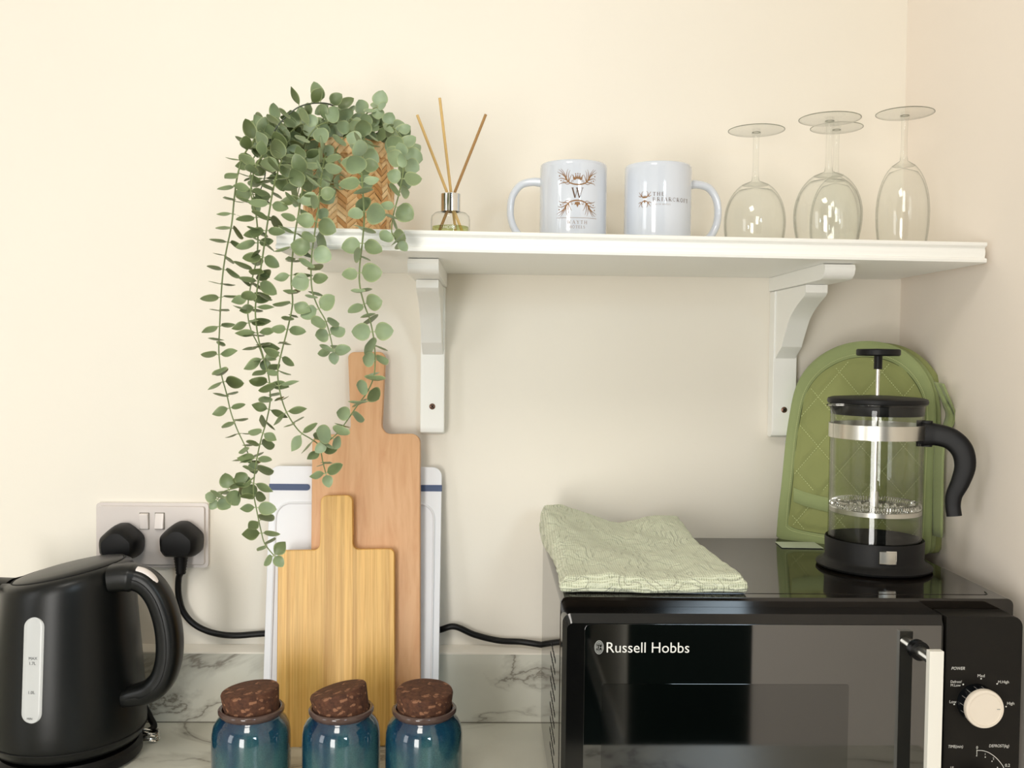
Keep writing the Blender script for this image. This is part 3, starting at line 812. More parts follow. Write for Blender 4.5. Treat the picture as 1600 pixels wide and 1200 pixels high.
def trail(pts, ys, face, size, spacing, shape, tbase, stem_m='stem', start=0.0, endcap=True, r0=0.0010):
    """pts: picture trace of the stem; ys: depth at each point; face: how far blades turn to the viewer"""
    w3 = [P(x, y, yy) for (x, y), yy in zip(pts, ys)]
    cv = [q-Vector(PLANT.location) for q in crom(w3, 8)]
    b = MB(); b.tube(cv, [r0*(1-0.4*i/(len(cv)-1)) for i in range(len(cv))], 7)
    st = b.obj('stem', M[stem_m], PLANT)
    # arc-length walk
    b = MB(); tone, rimv = [], []
    acc = -start; k = 0; ln = sum((cv[i+1]-cv[i]).length for i in range(len(cv)-1)); run = 0
    base_phi = random.uniform(0, 0.5)
    for i in range(len(cv)-1):
        sg = (cv[i+1]-cv[i]).length; acc += sg; run += sg
        if acc >= spacing*0.86 or (endcap and i == len(cv)-2):
            acc = 0; p = cv[i+1]; tg = (cv[i+1]-cv[max(0, i-1)]).normalized()
            sd = tg.cross(Vector((0, -1, 0)))
            if sd.length < 0.1: sd = Vector((1, 0, 0))
            sd.normalize(); fr = sd.cross(tg).normalized()
            phi = (k % 2)*R(62)+random.uniform(-0.45, 0.45)+base_phi
            f = min(1, k*0.86*spacing/ln)
            for sgn in (1, -1):
                d = (sd*math.cos(phi)+fr*math.sin(phi))*sgn
                droop = random.uniform(-0.25, 0.45)
                ax = (d+tg*droop).normalized()
                tilt = face+random.uniform(-0.20, 0.65)
                vdir = Vector((random.uniform(-0.3, 0.3), -1, random.uniform(-0.2, 0.4))).normalized()
                nm = (tg*-math.cos(tilt)+vdir*math.sin(tilt))
                nm = nm-ax*nm.dot(ax)
                if nm.length < 0.1: nm = tg.copy()
                L = size*1.12*random.uniform(0.82, 1.2)*(1-0.10*f); W = L*(random.uniform(0.82, 0.98) if shape == 'r' else random.uniform(0.60, 0.80))
                tn = min(1, max(0, tbase+random.gauss(0, 0.16)-0.0*f))
                add_leaf(b, tone, rimv, p, ax, nm, L, W, tn, shape != 'r' and random.random() < 0.4, random.uniform(0.10, 0.3))
            k += 1
    # end leaf
    if endcap:
        tg = (cv[-1]-cv[-3]).normalized()
        add_leaf(b, tone, rimv, cv[-1], tg, Vector((0.2, -1, 0.2)), size*0.8, size*0.6, min(1, tbase+0.2), False, 0.2)
    lv = b.obj('leaves', M['leaf'], st, smooth=80, recalc=False)
    a1 = lv.data.attributes.new('tone', 'FLOAT', 'POINT'); a1.data.foreach_set('value', tone)
    a2 = lv.data.attributes.new('rim', 'FLOAT', 'POINT'); a2.data.foreach_set('value', rimv)
    return st
def lerp_y(n, a, b_, pw=1.0): return [a+(b_-a)*(i/(n-1))**pw for i in range(n)]
def yprof(pts, hang, k=3):
    """depth: from the basket mouth to the hanging plane over the first k points"""
    out = []
    for i in range(len(pts)):
        f = min(1.0, i/k); f = f*f*(3-2*f); out.append(-0.14+(hang+0.14)*f)
    return out
S = 0.0185
TR = [
 # leftmost long strand
 ([(470, 222), (440, 205), (412, 208), (393, 225), (380, 245), (371, 275), (366, 310), (362, 350), (353, 395), (348, 430), (345, 470), (343, 515), (342, 550), (346, 585), (354, 615), (361, 645), (371, 672), (382, 695), (392, 720)], -0.275, 0.40, 0.0188, 0.0150, 'o', 0.28, 'stem'),
 # long strand ending in the lowest cluster
 ([(478, 225), (456, 218), (446, 235), (436, 262), (427, 295), (420, 335), (414, 375), (409, 410), (402, 450), (399, 490), (404, 530), (412, 560), (420, 590), (422, 625), (417, 655), (407, 690), (400, 725), (396, 765), (401, 797), (408, 830), (414, 850), (428, 868)], -0.292, 0.65, 0.0190, 0.0140, 'o', 0.30, 'stem'),
 # neighbour strand crossing it
 ([(490, 222), (462, 205), (430, 222), (412, 240), (398, 265), (392, 300), (400, 335), (403, 375), (400, 410), (392, 445), (387, 485), (392, 515), (404, 540), (411, 560)], -0.283, 0.6, 0.0190, 0.0145, 'o', 0.35, 'stem'),
 # strand swinging right to the two-pointed tip
 ([(505, 222), (486, 226), (475, 250), (473, 290), (467, 330), (461, 365), (457, 400), (455, 440), (457, 475), (449, 515), (440, 550), (434, 580), (437, 610), (445, 638), (457, 660), (470, 676), (486, 686), (499, 697), (504, 720), (509, 740)], -0.300, 0.5, 0.0188, 0.0150, 'o', 0.42, 'stem'),
 # round leaved strand beside the basket
 ([(530, 212), (514, 228), (506, 252), (501, 285), (498, 320), (493, 355), (488, 390), (486, 425), (488, 455), (497, 480), (509, 502), (517, 530), (520, 548)], -0.305, 0.95, 0.0182, 0.0165, 'r', 0.66, 'stem'),
 # strand down over the beech handle, curling back left
 ([(582, 178), (574, 200), (567, 225), (565, 262), (567, 300), (569, 340), (566, 380), (562, 415), (562, 445), (569, 475), (578, 500), (584, 530), (586, 560), (584, 588), (574, 612), (558, 634), (543, 656), (528, 676), (510, 692)], -0.312, 0.95, 0.0186, 0.0168, 'r', 0.66, 'stem'),
 # short right strand
 ([(600, 205), (620, 218), (630, 240), (630, 268), (624, 300), (615, 335), (612, 362), (622, 376)], -0.30, 1.15, 0.0178, 0.0150, 'r', 0.68, 'stem'),
 # high arching strand
 ([(545, 215), (538, 185), (520, 165), (495, 161), (470, 166), (452, 178), (436, 194), (424, 214), (416, 240), (414, 275), (404, 305)], -0.225, 0.15, 0.0185, 0.0165, 'o', 0.30, 'stem_dark'),
 # crown stems filling the mouth of the basket
 ([(545, 218), (560, 190), (580, 172), (590, 168)], -0.165, 1.2, 0.0180, 0.0135, 'r', 0.85, 'stem'),
 ([(520, 218), (530, 190), (545, 180), (550, 200), (530, 225), (520, 255), (518, 290)], -0.19, 1.2, 0.0178, 0.0170, 'r', 0.85, 'stem'),
 ([(500, 222), (490, 200), (470, 195), (450, 212), (438, 240), (430, 270)], -0.20, 1.0, 0.0175, 0.0170, 'r', 0.6, 'stem'),
 ([(560, 220), (548, 205), (525, 192), (500, 195), (482, 215), (474, 245), (470, 280), (465, 305)], -0.21, 1.1, 0.0175, 0.0180, 'r', 0.7, 'stem'),
 ([(575, 220), (590, 200), (610, 198), (628, 215), (640, 240)], -0.19, 1.1, 0.0172, 0.0140, 'r', 0.7, 'stem'),
 ([(520, 225), (470, 235), (440, 225), (415, 225), (395, 250), (392, 285), (398, 315)], -0.23, 0.8, 0.0172, 0.0160, 'o', 0.5, 'stem'),
 ([(520, 222), (505, 205), (475, 190), (445, 190), (425, 190), (408, 202)], -0.17, 1.1, 0.0178, 0.0165, 'r', 0.55, 'stem_dark'),
 ([(370, 762), (350, 768), (340, 780)], None, 1.0, 0.0165, 0.011, 'r', 0.4, 'stem'),
]
for (pts, hang, face, size, sp, shp, tb, sm) in TR:
    if hang is None:
        pts = [(397, 746), (383, 756)]+pts; ys = [-0.292]*len(pts); trail(pts, ys, face, size, sp, shp, tb, sm, r0=0.0009); continue
    trail(pts, yprof(pts, hang, 4 if len(pts) > 9 else 3), face, size, sp, shp, tb, sm)

# ------------------------------------------------------------------ reed diffuser
DY = -0.165
dp = P(704, 330, DY)
t = thing('reed_diffuser', 'small glass reed diffuser with silver collar beside the plant', 'reed diffuser', (dp.x, DY, SH_T))
b = MB(); b.lathe([(0.0001, 0.0008), (0.020, 0.0008), (0.0222, 0.003), (0.0228, 0.008), (0.0228, 0.026), (0.0220, 0.0300), (0.0185, 0.0335), (0.0105, 0.0345), (0.0100, 0.036), (0.0100, 0.040)], 56)
b.obj('bottle', M['thin'], t, smooth=50)
b = MB(); b.lathe([(0.0001, 0.0035), (0.0200, 0.0035), (0.0212, 0.007), (0.0212, 0.0175), (0.0001, 0.0178)], 48); b.obj('scented_oil', M['liquid'], t)
b = MB(); b.lathe([(0.0115, 0.0352), (0.0115, 0.0555), (0.0108, 0.0562), (0.0065, 0.0562), (0.0062, 0.050)], 48); b.obj('collar', M['chrome'], t)
b = MB()
for tx, zz, sz in (('HOME', 0.0128, 0.0052),):
    vs, fs = text_tris(tx, sz, align='CENTER')
    add2d(b, vs, fs, lambda x, z, zz=zz: Vector((0.0231*math.sin(x/0.0231), -0.0231*math.cos(x/0.0231), zz+z)))
b.obj('bottle_lettering', M['print'], t, smooth=0)
for (px, py, yt, mm, bx) in ((652, 180, -0.150, 'reed', 0.006), (687, 153, -0.17, 'reed', 0.004), (759, 179, -0.155, 'reed_dark', -0.009)):
    top = P(px, py, yt)-Vector(t.location)
    nb = Vector((-0.002 if px < 700 else 0.0025, -0.001, 0.052)) if px != 687 else Vector((0.001, 0.002, 0.052))
    dirv = (nb-top).normalized(); bot = nb+dirv*(0.044/abs(dirv.z)); 
    b = MB(); b.cyl(top, bot, 0.0017, 10); b.obj('reed', M[mm], t)

# ------------------------------------------------------------------ mugs
MR = 0.0405; MH = 0.0985
def mug_make(px, d_y, label, hdir):
    p = P(px, 330, d_y)
    t = thing('mug', label, 'mug', (p.x, d_y, SH_T), group='white mugs on the shelf')
    pr = [(0.0001, 0.002), (0.033, 0.002), (0.0335, 0.0006), (0.0375, 0.0006), (0.0395, 0.003), (MR, 0.006), (MR, MH-0.006), (MR-0.0002, MH-0.002), (MR-0.0012, MH-0.0002), (MR-0.0024, MH), (MR-0.0036, MH-0.001), (MR-0.004, MH-0.004), (MR-0.004, 0.012), (MR-0.008, 0.006), (0.0001, 0.005)]
    b = MB(); b.lathe(pr, 80); b.obj('mug_body', M['mug'], t, smooth=60)
    a0 = R(180 if hdir < 0 else 0)+hdir*0.12
    ux = Vector((math.cos(a0), math.sin(a0), 0))
    hpts = [(MR-0.003, 0.078), (MR+0.010, 0.0790), (MR+0.024, 0.075), (MR+0.0335, 0.062), (MR+0.036, 0.046), (MR+0.034, 0.030), (MR+0.026, 0.0155), (MR+0.012, 0.0075), (MR-0.003, 0.0095)]
    cv = crom([ux*r_+Vector((0, 0, z)) for r_, z in hpts], 6); n = len(cv)
    b = MB(); b.tube(cv, [0.0052+0.0016*abs(2*i/(n-1)-1)**3 for i in range(n)], 16, asp=(0.85, 1.15), up=(0, 0, 1))
    b.obj('handle', M['mug'], t, smooth=60)
    return t
m1 = mug_make(895.5, -0.128, 'mug printed with a bronze crest and W, left of the two', -1)
m2 = mug_make(1027.5, -0.128, 'mug with its handle on the right and a small bronze logo', 1)
def mugfn(phi0, zc, r=MR+0.00022):
    return lambda x, z: Vector((r*math.sin(phi0+x/r), -r*math.cos(phi0+x/r), zc+z))
# bronze scroll crest
def spiral(cx, cy, r0, a0, turns, n=16, shrink=0.25):
    out = []
    for i in range(n):
        f = i/(n-1); a = a0+turns*2*PI*f; r_ = r0*(1-f*(1-shrink)); out.append((cx+r_*math.cos(a), cy+r_*math.sin(a)))
    return out
def bez(p0, p1, p2, p3, n=14):
    o = []
    for i in range(n):
        t_ = i/(n-1); u = 1-t_
        o.append((u**3*p0[0]+3*u*u*t_*p1[0]+3*u*t_*t_*p2[0]+t_**3*p3[0], u**3*p0[1]+3*u*u*t_*p1[1]+3*u*t_*t_*p2[1]+t_**3*p3[1]))
    return o
def flourish(b, fn, s, flip, cy, sc=1.0):
    """half scroll in px units relative to the crest centre, s=+-1 side, flip=+-1 up/down"""
    strokes = [
        (bez((0, -8), (10, -8), (16, -4), (19, 2)), 2.2, 1.4), (bez((19, 2), (22, 8), (26, 14), (31, 16)), 1.6, 0.3),
        (bez((16, -2), (20, 8), (22, 12), (27, 17)), 1.5, 0.3), (bez((14, -4), (15, 4), (15, 9), (12, 14)), 1.5, 0.3),
        (bez((14, -4), (12, 2), (11, 6), (8.5, 8)), 1.3, 0.3), (bez((17, -1), (24, 2), (28, 4), (31, 0)), 1.5, 0.4),
        (bez((15, -4), (22, -6), (28, -4), (29.5, -8)), 1.5, 0.4), (bez((18, 1), (17, 8), (18, 12), (15, 16)), 1.3, 0.3),
        (bez((12, -6), (16, -9), (21, -7), (20, -3)), 1.0, 0.4), (bez((20, 4), (25, 10), (30, 10), (33, 13)), 1.4, 0.3),
        (spiral(8, -3, 2.2, -1.2, 0.9), 0.7, 0.5), (spiral(22, -2.5, 1.8, -2.2, 0.8), 0.6, 0.5)]
    for pts, w0, w1 in strokes:
        vs, fs = ribbon2d(pts, w0*sc, w1*sc)
        add2d(b, [(s*x/PXM*sc, (cy+flip*y*sc)/PXM) for x, y in vs], fs, fn)
    for (x, y) in ((29, 6), (26.5, -1.5)):
        vs = [(s*(x+1.1*math.cos(2*PI*k/8))/PXM*sc, (cy+flip*(y+1.1*math.sin(2*PI*k/8))*sc)/PXM) for k in range(8)]
        add2d(b, vs, [tuple(range(8))], fn)
PXM = 1328.0   # picture pixels per metre on the mug face
phi = 0.035
fn = mugfn(phi+0.01, 0.0)
def zpx(py, t_, yface): return P(895, py, yface).z-SH_T
zc = lambda py: zpx(py, None, -0.128-MR)
b = MB()
f1 = mugfn(phi, zc(280)); f2 = mugfn(phi, zc(321))
for s in (1, -1):
    flourish(b, f1, s, 1, 0.0); flourish(b, f2, s, -1, 0.0)
# crown
crown = [(-7, -4), (7, -4), (7.6, 3.2), (4.3, -0.5), (3.2, 5), (1.2, -0.3), (0, 5.6), (-1.2, -0.3), (-3.2, 5), (-4.3, -0.5), (-7.6, 3.2)]
add2d(b, [(x/PXM, (y+3)/PXM) for x, y in crown], [(0, 1, 2, 3, 5, 7, 9, 10), (3, 4, 5), (5, 6, 7), (7, 8, 9)], f1)
for x in (-7.6, -3.4, 0, 3.4, 7.6):
    add2d(b, [((x+0.9*math.cos(a))/PXM, (8.2-abs(x)*0.12+0.9*math.sin(a)+(0.6 if abs(x) < 4 else -1.4))/PXM) for a in [2*PI*k/8 for k in range(8)]], [tuple(range(8))], f1)
# leaf tuft under the W
for a in (-PI/2, -PI/2+0.75, -PI/2-0.75):
    L = 9 if a == -PI/2 else 7
    c, sn = math.cos(a), math.sin(a)
    loz = [(0, 0), (L*0.45*c-2.2*sn, L*0.45*sn+2.2*c), (L*c, L*sn), (L*0.45*c+2.2*sn, L*0.45*sn-2.2*c)]
    add2d(b, [(x/PXM, (y+6)/PXM) for x, y in loz], [(0, 1, 2, 3)], f2)
b.obj('crest', M['gold'], m1, smooth=0)
# serif letters from strokes (units: cap height 1)
TH, TK = 0.05, 0.14
def L_(*s): return s
GL = {
 'W': (1.15, [((0.05, 1), (0.33, 0), TK), ((0.33, 0), (0.56, 0.95), TH), ((0.50, 1), (0.78, 0), TK), ((0.78, 0), (1.08, 1), TH), ((-0.05, 1), (0.18, 1), TH), ((0.40, 1), (0.62, 1), TH), ((0.98, 1), (1.18, 1), TH)]),
 'A': (0.85, [((0.08, 0), (0.42, 1), TH), ((0.42, 1), (0.78, 0), TK), ((0.2, 0.35), (0.62, 0.35), TH), ((0, 0), (0.18, 0), TH), ((0.66, 0), (0.9, 0), TH)]),
 'Y': (0.8, [((0.08, 1), (0.42, 0.48), TK), ((0.74, 1), (0.42, 0.48), TH), ((0.42, 0.5), (0.42, 0), TK), ((0.3, 0), (0.54, 0), TH), ((0, 1), (0.18, 1), TH), ((0.64, 1), (0.82, 1), TH)]),
 'T': (0.75, [((0, 1), (0.74, 1), TH), ((0.37, 1), (0.37, 0), TK), ((0.25, 0), (0.49, 0), TH), ((0.01, 1), (0.01, 0.82), TH), ((0.73, 1), (0.73, 0.82), TH)]),
 'H': (0.85, [((0.12, 1), (0.12, 0), TK), ((0.72, 1), (0.72, 0), TK), ((0.12, 0.5), (0.72, 0.5), TH), ((0, 1), (0.24, 1), TH), ((0, 0), (0.24, 0), TH), ((0.6, 1), (0.84, 1), TH), ((0.6, 0), (0.84, 0), TH)]),
 'I': (0.3, [((0.15, 1), (0.15, 0), TK), ((0.03, 1), (0.27, 1), TH), ((0.03, 0), (0.27, 0), TH)]),
 'L': (0.6, [((0.12, 1), (0.12, 0), TK), ((0, 0), (0.56, 0), TH), ((0, 1), (0.24, 1), TH), ((0.56, 0), (0.56, 0.2), TH)]),
 'E': (0.65, [((0.12, 1), (0.12, 0), TK), ((0, 0), (0.6, 0), TH), ((0, 1), (0.58, 1), TH), ((0.12, 0.5), (0.45, 0.5), TH), ((0.6, 0), (0.6, 0.2), TH), ((0.58, 1), (0.58, 0.82), TH)]),
 'F': (0.6, [((0.12, 1), (0.12, 0), TK), ((0, 0), (0.24, 0), TH), ((0, 1), (0.58, 1), TH), ((0.12, 0.5), (0.45, 0.5), TH), ((0.58, 1), (0.58, 0.8), TH)]),
}
def arcs(cx, cy, rx, ry, a0, a1, w0, w1, n=12):
    return ('arc', [(cx+rx*math.cos(R(a0+(a1-a0)*i/(n-1))), cy+ry*math.sin(R(a0+(a1-a0)*i/(n-1)))) for i in range(n)], w0, w1)
GL['O'] = (0.9, [arcs(0.42, 0.5, 0.38, 0.5, 0, 360, 0.10, 0.10, 24)])
GL['C'] = (0.8, [arcs(0.42, 0.5, 0.38, 0.5, 40, 320, 0.07, 0.07, 20), ((0.72, 0.98), (0.72, 0.72), TH)])
GL['S'] = (0.6, [arcs(0.28, 0.75, 0.22, 0.24, 20, 260, 0.07, 0.12), arcs(0.27, 0.25, 0.24, 0.25, 80, -160, 0.12, 0.07)])
GL['R'] = (0.8, [((0.12, 1), (0.12, 0), TK), arcs(0.32, 0.75, 0.28, 0.25, 90, -90, 0.06, 0.06), ((0.12, 1), (0.34, 1), TH), ((0.12, 0.5), (0.34, 0.5), TH), ((0.34, 0.5), (0.72, 0), TK), ((0, 0), (0.24, 0), TH), ((0, 1), (0.12, 1), TH), ((0.64, 0), (0.82, 0), TH)])
GL['B'] = (0.75, [((0.12, 1), (0.12, 0), TK), arcs(0.32, 0.76, 0.24, 0.24, 90, -90, 0.06, 0.06), arcs(0.34, 0.26, 0.30, 0.26, 90, -90, 0.06, 0.06), ((0, 1), (0.34, 1), TH), ((0.12, 0.52), (0.34, 0.52), TH), ((0, 0), (0.36, 0), TH)])
def serif(b, s, h, track, fn, x0=0.0, z0=0.0, center=True, bold=1.0):
    wd = sum((GL[c][0] if c != ' ' else 0.4)*h+track for c in s)-track
    x = x0-(wd/2 if center else 0)
    for c in s:
        if c == ' ': x += 0.4*h+track; continue
        for st in GL[c][1]:
            if st[0] == 'arc': pts, w0, w1 = st[1], st[2]*bold, st[3]*bold
            else: pts, w0, w1 = [st[0], st[1]], st[2]*bold, st[2]*bold
            vs, fs = ribbon2d(pts, w0, w1)
            add2d(b, [(x+vx*h, z0+vz*h) for vx, vz in vs], fs, fn)
        x += GL[c][0]*h+track
f0 = mugfn(phi, 0.0)
b = MB(); serif(b, 'W', 15.5/PXM, 0, f0, 0.0, zc(309)); b.obj('letter_print', M['brown_ink'], m1, smooth=0)
b = MB(); serif(b, 'WAYTH', 5.2/PXM, 2.2/PXM, f0, 0.0, zc(349.5), bold=1.0); serif(b, 'HOTELS', 4.2/PXM, 1.3/PXM, f0, 0, zc(356.5), bold=1.0)
vs, fs = ribbon2d([(-33/PXM, zc(340)), (33/PXM, zc(340))], 0.7/PXM); 
vs, fs = ribbon2d([(-33/PXM+66/PXM*i/12, zc(340)) for i in range(13)], 0.6/PXM); add2d(b, vs, fs, f0)
b.obj('name_print', M['pale_ink'], m1, smooth=0)
# second mug: small emblem and name
ph2 = -0.16
zc2 = lambda py: P(1027, py, -0.128-MR).z-SH_T
g = mugfn(ph2, 0.0)
b = MB()
fe = mugfn(ph2-0.40, zc2(304)); fe2 = mugfn(ph2-0.40, zc2(318))
for s in (1, -1):
    flourish(b, fe, s, 1, 0.0, 0.42) if False else None
for s in (1, -1):
    for fl, cy in ((1, 8), (-1, -7)):
        for pts, w0, w1 in [(bez((0, -5), (5, -5), (7, 0), (10, 4)), 1.6, 0.5), (bez((5, -3), (5, 1), (6, 3), (3, 5)), 1.3, 0.4), (bez((6, -3), (9, -4), (9, -1), (11, -2)), 1.3, 0.4)]:
            vs, fs = ribbon2d(pts, w0, w1); add2d(b, [(s*x/PXM, (cy+fl*y)/PXM) for x, y in vs], fs, mugfn(ph2-0.40, zc2(311)))
add2d(b, [(x*0.5/PXM, (y*0.5+4.5)/PXM) for x, y in crown], [(0, 1, 2, 3, 5, 7, 9, 10), (3, 4, 5), (5, 6, 7), (7, 8, 9)], mugfn(ph2-0.40, zc2(311)))
add2d(b, [(0, 0), (1.6/PXM, -2.5/PXM), (0, -6/PXM), (-1.6/PXM, -2.5/PXM)], [(0, 1, 2, 3)], mugfn(ph2-0.40, zc2(311)))
b.obj('emblem', M['gold'], m2, smooth=0)
b = MB()
xo = -8.5/PXM
serif(b, 'THE', 5.6/PXM, 2.4/PXM, g, xo, zc2(305.5), center=False, bold=1.1)
serif(b, 'BRIARCROFT', 5.8/PXM, 2.3/PXM, g, xo, zc2(314), center=False, bold=1.1)
b.obj('name_print', M['brown_ink'], m2, smooth=0)
b = MB(); serif(b, 'WAYTH HOTELS', 2.2/PXM, 0.7/PXM, g, xo, zc2(320), center=False); b.obj('small_print', M['pale_ink'], m2, smooth=0)

# ------------------------------------------------------------------ upside-down glasses
def glass_make(name, label, px, y, H, foot, bowl, stemh, bw, grp):
    p = P(px, 300, y)
    t = thing(name, label, 'glass', (p.x, y, SH_T), group=grp)
    b = MB(); zt = H
    bh = bw           # bowl height (rim on the shelf)
    rb = bowl/2
    # outer bowl, from the rim up to the stem
    o = []
    for i in range(19):
        f = i/18; z = 0.0006+f*bh
        if name == 'wine_glass': r_ = rb*(0.86+0.14*math.sin(min(1, f/0.42)*PI/2)) if f < 0.42 else rb*math.sqrt(max(0.0, 1-((f-0.42)/0.585)**2.0))
        else: r_ = rb*(0.87+0.13*math.sin(min(1, f/0.40)*PI/2)) if f < 0.40 else rb*math.sqrt(max(0.0, 1-((f-0.40)/0.605)**2.1))
        o.append((max(r_, 0.0048), z))
    th = 0.0011
    inn = [(max(r_-th, 0.0001), z if i < 14 else z-0.0035*(i-13)/5) for i, (r_, z) in enumerate(o[:-1])]
    inn = [(max(0.0001, rr-0.0008*(k/len(inn))), zz) for k, (rr, zz) in enumerate(inn)]
    zi = o[-1][1]-0.009; inn = [q for q in inn if q[1] < zi]+[(0.0001, zi+0.001)]
    b.lathe(o+[(0.0040, bh+0.006)], 64, cap0=False)
    bo = b.obj('bowl', M['thin'], t, smooth=60)
    b = MB(); b.lathe(inn, 64); b.obj('bowl_inside', M['thin'], bo, smooth=60)
    # thick glass shoulder between bowl and stem
    sh = [(r_*0.995, z) for r_, z in o if z > bh*0.90]
    b = MB()
    pr = [(0.0001, bh*0.93)]+[(r_*0.97, z) for r_, z in o if z > bh*0.925]+[(0.0040, bh+0.006), (0.0036, bh+0.012), (0.0034, bh+stemh*0.5), (0.0036, H-0.010), (0.0045, H-0.006), (0.0060, H-0.0040), (0.0001, H-0.0036)]
    b.lathe(pr, 40); b.obj('stem', M['thin'], t, smooth=60)
    b = MB(); rf = foot/2
    b.lathe([(0.0001, H-0.0033), (0.010, H-0.0034), (rf-0.002, H-0.0012-0.0008), (rf, H-0.0010), (rf-0.0004, H), (rf*0.6, H-0.0005), (0.0001, H-0.0016)], 72)
    ft = b.obj('foot', M['foot'], t, smooth=40)
    b = MB(); b.tube([Vector((rf*math.cos(2*PI*i/64), rf*math.sin(2*PI*i/64), H-0.0006)) for i in range(65)], 0.00055, 6, cap=False)
    b.lathe([(0.0030, H-0.0036), (0.0052, H-0.0036), (0.0052, H-0.0028), (0.0030, H-0.0028)], 24); b.obj('foot_rim', M['foot_rim'], ft)
    return t
glass_make('wine_glass', 'upturned wine glass next to the right-hand mug', 1180, -0.088, 0.1545, 0.069, 0.076, 0.052, 0.090, 'upturned stemmed glasses on the shelf')
glass_make('wine_glass', 'upturned wine glass in front, overlapping another glass behind it', 1294, -0.165, 0.1510, 0.070, 0.078, 0.048, 0.088, 'upturned stemmed glasses on the shelf')
glass_make('flute_glass', 'slim upturned glass at the back, half hidden by a wine glass', 1305, -0.075, 0.1625, 0.064, 0.061, 0.055, 0.100, 'upturned stemmed glasses on the shelf')
glass_make('flute_glass', 'slim upturned glass on its own, nearest the right wall', 1411, -0.145, 0.1640, 0.066, 0.061, 0.052, 0.106, 'upturned stemmed glasses on the shelf')

# ------------------------------------------------------------------ microwave
MX0, MX1 = 0.0730, 0.5310; MYB, MYF = -0.040, -0.345; MZ0, MZ1 = 0.010, 0.2577
t = thing('microwave', 'black microwave oven with mirror door on the worktop', 'microwave', ((MX0+MX1)/2, -0.2, 0.0))
MO = Vector(t.location)
def ml(b, name, m, par=None, smooth=35):
    bmesh.ops.translate(b.bm, verts=b.bm.verts, vec=-MO); return b.obj(name, m, par or t, smooth=smooth)
b = MB(); b.prism(rrect(MX0, MX1, MZ0, MZ1, (0.002, 0.002, 0.007, 0.007)), 'y', MYB, MYF, 0.0008)
case = ml(b, 'casing', M['mw_case'])
b = MB(); b.box(MX0+0.020, MX1-0.020, MYF+0.0155, MYF+0.0165, MZ1-0.0002, MZ1+0.0004)
pts = [Vector((MX1-0.021, MYF+0.016, MZ1+0.0002)), Vector((MX1-0.017, MYF+0.019, MZ1+0.0002)), Vector((MX1-0.0155, MYF+0.027, MZ1+0.0002))]
b.tube(crom(pts, 4), 0.0005, 6); ml(b, 'top_crease', M['silver'] if False else M['mw_case'], case)
b = MB()
for row in range(9):
    for k in range(4):
        zz = 0.172-row*0.0145; yy = MYF+0.055+k*0.019+(0.006 if row % 2 else 0)
        b.box(MX0-0.0003, MX0+0.0002, yy, yy+0.013, zz, zz+0.0035)
ml(b, 'side_vents', M['dark'], case)
for (fx, fy) in ((MX0+0.03, MYB-0.03), (MX1-0.03, MYB-0.03), (MX0+0.03, MYF+0.03), (MX1-0.03, MYF+0.03)):
    b = MB(); b.cyl((fx, fy, 0.0), (fx, fy, MZ0+0.001), 0.011, 20, 0.013); ml(b, 'foot', M['blackrub'])
YF = -0.375
FX0, FX1 = 0.0735, 0.5240; DX1 = 0.4465
# door
b = MB(); b.prism(rrect(FX0, DX1, 0.012, 0.2478, (0.004, 0.001, 0.001, 0.009)), 'y', MYF-0.0005, YF+0.006, 0.0)
ring = rrect(FX0, DX1, 0.012, 0.2478, (0.004, 0.001, 0.001, 0.009)); ring2 = rrect(FX0+0.004, DX1-0.0015, 0.016, 0.2398, (0.004, 0.001, 0.001, 0.006))
A = [b.bm.verts.new((x, YF+0.006, z)) for x, z in ring]; B = [b.bm.verts.new((x, YF, z)) for x, z in ring2]
for i in range(len(A)): b.bm.faces.new((A[i], A[(i+1) % len(A)], B[(i+1) % len(A)], B[i]))
b.bm.faces.new(B)
door = ml(b, 'door', M['mw_front'])
b = MB(); b.prism(rrect(0.0945, DX1-0.0035, 0.020, 0.2392, (0.003, 0.001, 0.001, 0.006)), 'y', YF+0.001, YF-0.0010, 0.0003)
gl = ml(b, 'door_glass', M['mw_glass'], door)
b = MB(); b.prism(rrect(0.112, 0.353, 0.045, 0.181, 0.002), 'y', YF-0.0010, YF-0.0013)
ml(b, 'viewing_window', M['mw_win'], door)
# brand line
b = MB(); o_ = P(946, 1019.5, YF-0.0013); e_ = P(1077, 1019.5, YF-0.0013)
vs, fs = text_tris('Russell Hobbs', 0.0135); wmax = max(v[0] for v in vs); k = (e_.x-o_.x)/wmax
add2d(b, [(x*k, z*1.08) for x, z in vs], fs, lambda x, z: Vector((o_.x+x, YF-0.0013, o_.z+z)))
ml(b, 'brand_lettering', M['print'], door, 0)
b = MB(); c_ = P(936, 1011.5, YF-0.0013)
def disc(b, c, r0, r1, rz=1.0, n=28):
    A = [b.bm.verts.new((c.x+r0*math.cos(2*PI*i/n), c.y, c.z+rz*r0*math.sin(2*PI*i/n))) for i in range(n)]
    if r1 == 0: b.bm.faces.new(A); return
    B = [b.bm.verts.new((c.x+r1*math.cos(2*PI*i/n), c.y, c.z+rz*r1*math.sin(2*PI*i/n))) for i in range(n)]
    for i in range(n): b.bm.faces.new((A[i], A[(i+1) % n], B[(i+1) % n], B[i]))
disc(b, c_, 0.0045, 0.0039, 1.5); disc(b, c_, 0.0035, 0.0031, 1.5)
vs, fs = text_tris('RH', 0.0052, align='CENTER'); add2d(b, vs, fs, lambda x, z: Vector((c_.x+x, c_.y, c_.z-0.0019+z)))
